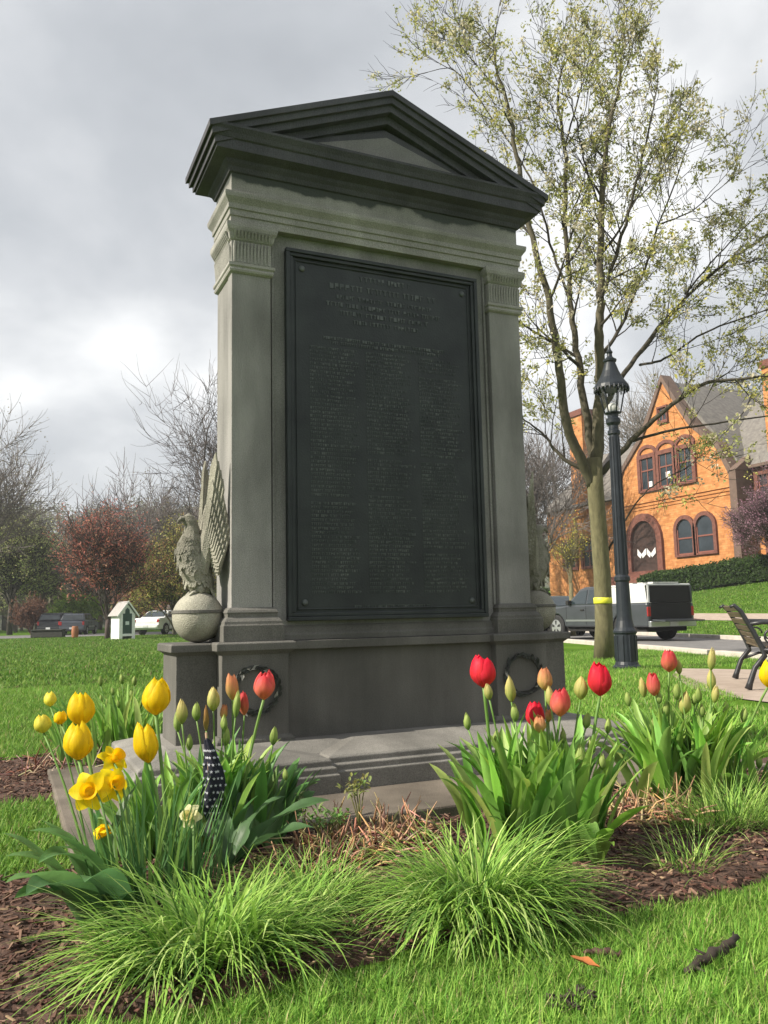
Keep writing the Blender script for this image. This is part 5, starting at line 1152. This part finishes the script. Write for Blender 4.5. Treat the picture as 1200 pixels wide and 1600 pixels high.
for i in range(8): q.prism([out[i], out[i+1], inn[i+1], inn[i]], 'x', -.14, .75)
q.build('gable_coping', m_coping, bld)
for sgn in (-1, 1):
    q = MB(); c = 36.8; q.prism([(c+sgn*5.5, 8.7), (c+sgn*4.3, 10.3), (c, 15.6), (c, 15.8), (c+sgn*4.5, 10.5), (c+sgn*5.6, 8.9)], 'x', .6, 12); q.build('roof', m_slate, bld)
# right range with big slate roof and hip
q = MB(); q.box(1.1, 9, 14, 31.59, ZB-1, 9.1); q.build('right_wing_walls', m_brick, bld)
q = MB(); q.box(.95, 1.1, 14, 31.2, 8.6, 9.1); q.box(.98, 1.1, 14, 31.3, ZB-1, ZB+.9); q.build('brick_band', m_rbr, bld)
q = MB(); q.add([(.7, 13, 9.1), (.7, 34, 9.1), (10, 13, 9.1), (10, 34, 9.1), (6.5, 14, 16.2), (6.5, 33.5, 16.2)], [(0, 1, 5, 4), (2, 4, 5, 3), (0, 4, 2), (1, 3, 5), (0, 2, 3, 1)]); q.build('main_roof', m_slate, bld)
q = MB(); q.box(.62, .74, 13, 31.45, 9.0, 9.18); q.build('gutter', m_coping, bld)
q = MB(); q.box(-.35, .9, 31.05, 31.58, ZB-1, 8.9); q.add([(-.4, 31.0, 8.9), (.9, 31.0, 8.9), (.9, 31.6, 8.9), (-.4, 31.6, 8.9), (.9, 31.0, 9.8), (.9, 31.6, 9.8)], [(0, 3, 2, 1), (0, 1, 4), (3, 5, 2), (0, 4, 5, 3), (1, 2, 5, 4)]); q.build('buttress', m_coping, bld)
# left wing
q = MB(); q.box(.5, 8, 42.01, 51, ZB-1, 8.7); q.build('left_wing_walls', m_brick, bld)
q = MB(); q.add([(.1, 42.1, 8.7), (.1, 51.4, 8.7), (8.4, 42.1, 8.7), (8.4, 51.4, 8.7), (4, 42.1, 13.2), (4, 48.5, 13.2)], [(0, 1, 5, 4), (2, 4, 5, 3), (0, 4, 2), (1, 3, 5), (0, 2, 3, 1)]); q.build('left_roof', m_slate, bld)
for (ya, yb, xa, xb, zt, zb_) in ((45.75, 47.35, .3, 1.7, 16.0, 8.0), (28.3, 30.1, 1.3, 3.0, 15.2, 9.4)):
    q = MB(); q.box(xa, xb, ya, yb, zb_, zt); ck = q.build('chimney', m_brick, bld)
    q = MB(); q.box(xa-.12, xb+.12, ya-.12, yb+.12, zt-.35, zt-.1); q.box(xa-.06, xb+.06, ya-.06, yb+.06, zt-.099, zt+.12); q.build('chimney_cap', m_rbr, ck)
def archpoly(yc, hw, z0, zs, n=12): return [(yc-hw, z0), (yc+hw, z0)]+[(yc+hw*math.cos(a), zs+hw*math.sin(a)) for a in np.linspace(0, math.pi, n)]
def window(yc, hw, z0, z1, xf, arched=True, trim=.22, rail=True, white=None):
    zs = z1-hw if arched else z1
    inner = archpoly(yc, hw, z0, zs) if arched else [(yc-hw, z0), (yc+hw, z0), (yc+hw, z1), (yc-hw, z1)]
    # surround as quads around the opening
    if arched: outer = [(yc-hw-trim, z0-.12), (yc+hw+trim, z0-.12)]+[(yc+(hw+trim)*math.cos(a), zs+(hw+trim)*math.sin(a)) for a in np.linspace(0, math.pi, 12)]
    else: outer = [(yc-hw-trim, z0-.12), (yc+hw+trim, z0-.12), (yc+hw+trim, z1+trim), (yc-hw-trim, z1+trim)]
    f = MB(); n = len(inner)
    for i in range(n): j = (i+1) % n; f.prism([inner[i], inner[j], outer[j], outer[i]], 'x', xf-.16, xf+.1)
    fo_ = f.build('window', m_rbr, bld)
    g_ = MB(); g_.prism(inner, 'x', xf-.03, xf+.05); g_.build('pane', m_wg, fo_)
    f = MB(); f.box(xf-.07, xf-.031, yc-.03, yc+.03, z0, z1-.02) if not arched else None
    if rail: f.box(xf-.08, xf-.031, yc-hw, yc+hw, (z0+zs)/2+.2, (z0+zs)/2+.29)
    for sgn in (-1, 1): f.box(xf-.075, xf-.031, yc+sgn*(hw-.035)-.035, yc+sgn*(hw-.035)+.035, z0, zs)
    f.box(xf-.078, xf-.031, yc-hw+.07, yc+hw-.07, z0, z0+.09); f.build('sash', m_mull, fo_)
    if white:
        w_ = MB(); w_.box(xf-.045, xf-.032, yc+white[0], yc+white[1], white[2], white[3]); w_.build('pane_reflection', m_whb, fo_)  # white panel on the pane, a painted stand-in for a reflection in the glass
    return fo_
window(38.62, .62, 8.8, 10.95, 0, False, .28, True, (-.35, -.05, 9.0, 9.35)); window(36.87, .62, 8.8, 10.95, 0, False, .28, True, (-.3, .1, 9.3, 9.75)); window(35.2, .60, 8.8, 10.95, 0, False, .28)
q = MB()
for yc in (38.62, 36.87, 35.2):
    for i in range(9): a, b_ = math.pi*i/9, math.pi*(i+1)/9; q.prism([(yc+.66*math.cos(a), 11.24+.4*math.sin(a)), (yc+.66*math.cos(b_), 11.24+.4*math.sin(b_)), (yc+.9*math.cos(b_), 11.24+.62*math.sin(b_)), (yc+.9*math.cos(a), 11.24+.62*math.sin(a))], 'x', -.10, .1)
q.build('relieving_arch', m_rbr, bld)
window(35.62, .66, 4.25, 6.5, 0, True, .25); window(33.95, .68, 4.27, 6.55, 0, True, .25)
window(36.9, .35, 13.1, 14.0, 0, False, .12, False)
window(30.05, .62, 6.75, 8.55, 1.1, False, .3); window(27.3, .62, 6.75, 8.55, 1.1, False, .3); window(29.6, .62, 3.9, 5.6, 1.1, False, .25)
window(48.1, .66, 4.1, 6.1, .5, False, .25); window(45.8, .70, 4.1, 6.0, .5, False, .25)
# doorway: deep arch, dark doors, two white bows
q = MB(); yc = 39.3
for i in range(12):
    a, b_ = math.pi*i/12, math.pi*(i+1)/12; q.prism([(yc+1.25*math.cos(a), 5.35+1.45*math.sin(a)), (yc+1.25*math.cos(b_), 5.35+1.45*math.sin(b_)), (yc+1.72*math.cos(b_), 5.35+1.95*math.sin(b_)), (yc+1.72*math.cos(a), 5.35+1.95*math.sin(a))], 'x', -.22, .1)
for sgn in (-1, 1): y0_, y1_ = sorted((yc+sgn*1.25, yc+sgn*1.72)); q.box(-.22, .1, y0_, y1_, ZB-.5, 5.35)
dr = q.build('doorway', m_rbr, bld)
q = MB(); q.prism([(yc-1.25, ZB-.3), (yc+1.25, ZB-.3)]+[(yc+1.25*math.cos(a), 5.35+1.45*math.sin(a)) for a in np.linspace(0, math.pi, 14)], 'x', -.02, .06); q.build('door', mat('dark_door', (.045, .025, .02), rough=.5, var=.4, scale=3), dr)
for yy in (yc-.55, yc+.35):
    q = MB()
    for sgn in (-1, 1): q.add([(-.10, yy, 4.55), (-.06, yy+sgn*.40, 4.95), (-.06, yy+sgn*.42, 4.55), (-.10, yy+sgn*.10, 4.30), (-.03, yy, 4.55), (-.03, yy+sgn*.40, 4.95), (-.03, yy+sgn*.42, 4.55), (-.03, yy+sgn*.10, 4.30)], [(0, 1, 2, 3), (7, 6, 5, 4), (0, 4, 5, 1), (1, 5, 6, 2), (2, 6, 7, 3), (3, 7, 4, 0)])
    q.build('white_bow', m_whb, dr)
q = MB()
for i in range(5): q.box(-.5-.42*i, -.5-.42*i+.425, 37.2, 41.4, ZB-1, ZB+.42-.14*i)
q.build('steps', m_rbr, bld)
q = MB()
for i in range(3): q.box(-.05-.02*i, .1, 31.62, 41.98, 7.55+.22*i, 7.68+.22*i)
q.build('string_course', m_brick, bld)
# ---- hedges
def hedge(pts, wd, h, label):
    mb = MB(); T = []
    for _ in range(9000):
        t = random.random()*(len(pts)-1); i = int(t); f = t-i; a, b = pts[i], pts[i+1]; x, y = a[0]*(1-f)+b[0]*f, a[1]*(1-f)+b[1]*f
        dxy = Vector((b[0]-a[0], b[1]-a[1], 0)).normalized(); nn = Vector((-dxy.y, dxy.x, 0)); e = random.choice([(U(-1, 1), 1), (1, U(0, 1)), (-1, U(0, 1))])
        hh = h*(1+.07*noise.noise(Vector((x*.7, y*.7, 0)))); ed = .82 if abs(e[0]) > .85 and e[1] > .9 else 1
        T.append(Vector((x, y, hz(x, y)+hh*e[1]*ed))+nn*(e[0]*wd*(1+.1*noise.noise(Vector((x, y, e[1]*3))))))
    core = MB()
    for a, b in zip(pts, pts[1:]):
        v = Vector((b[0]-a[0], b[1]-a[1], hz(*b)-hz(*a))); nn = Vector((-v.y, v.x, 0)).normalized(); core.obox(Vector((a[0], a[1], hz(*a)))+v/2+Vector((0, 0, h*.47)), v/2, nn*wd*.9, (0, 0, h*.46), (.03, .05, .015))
    o = leaves(T, 3, .06, (.05, .10), [(.045, .085, .02), (.07, .12, .028), (.03, .06, .016)], name='hedge')
    c = core.build('hedge_core', m_tl, o); tag(o, label, 'hedge')
hedge([(33.3, 14), (33.9, 24), (34.4, 32.5), (34.6, 36.6)], .8, 1.25, 'long clipped dark green hedge before the brick gable on the right')
hedge([(31.2, 43.4), (30.0, 46.6)], 1.1, 1.9, 'rounded dark green bush before the brick left wing')

# ---- air
hzb = MB(); hzb.box(-520, 520, -60, 520, -3, 60)
m_hz = bpy.data.materials.new('air'); m_hz.use_nodes = True; nt = m_hz.node_tree; nt.nodes.clear(); oo = N(nt, 'ShaderNodeOutputMaterial'); pv = N(nt, 'ShaderNodeVolumePrincipled')
pv.inputs['Color'].default_value = (.86, .90, .95, 1); pv.inputs['Density'].default_value = .0007; nt.links.new(pv.outputs[0], oo.inputs['Volume'])
tag(hzb.build('haze', m_hz), 'thin pale haze in the air', 'haze', kind='stuff')
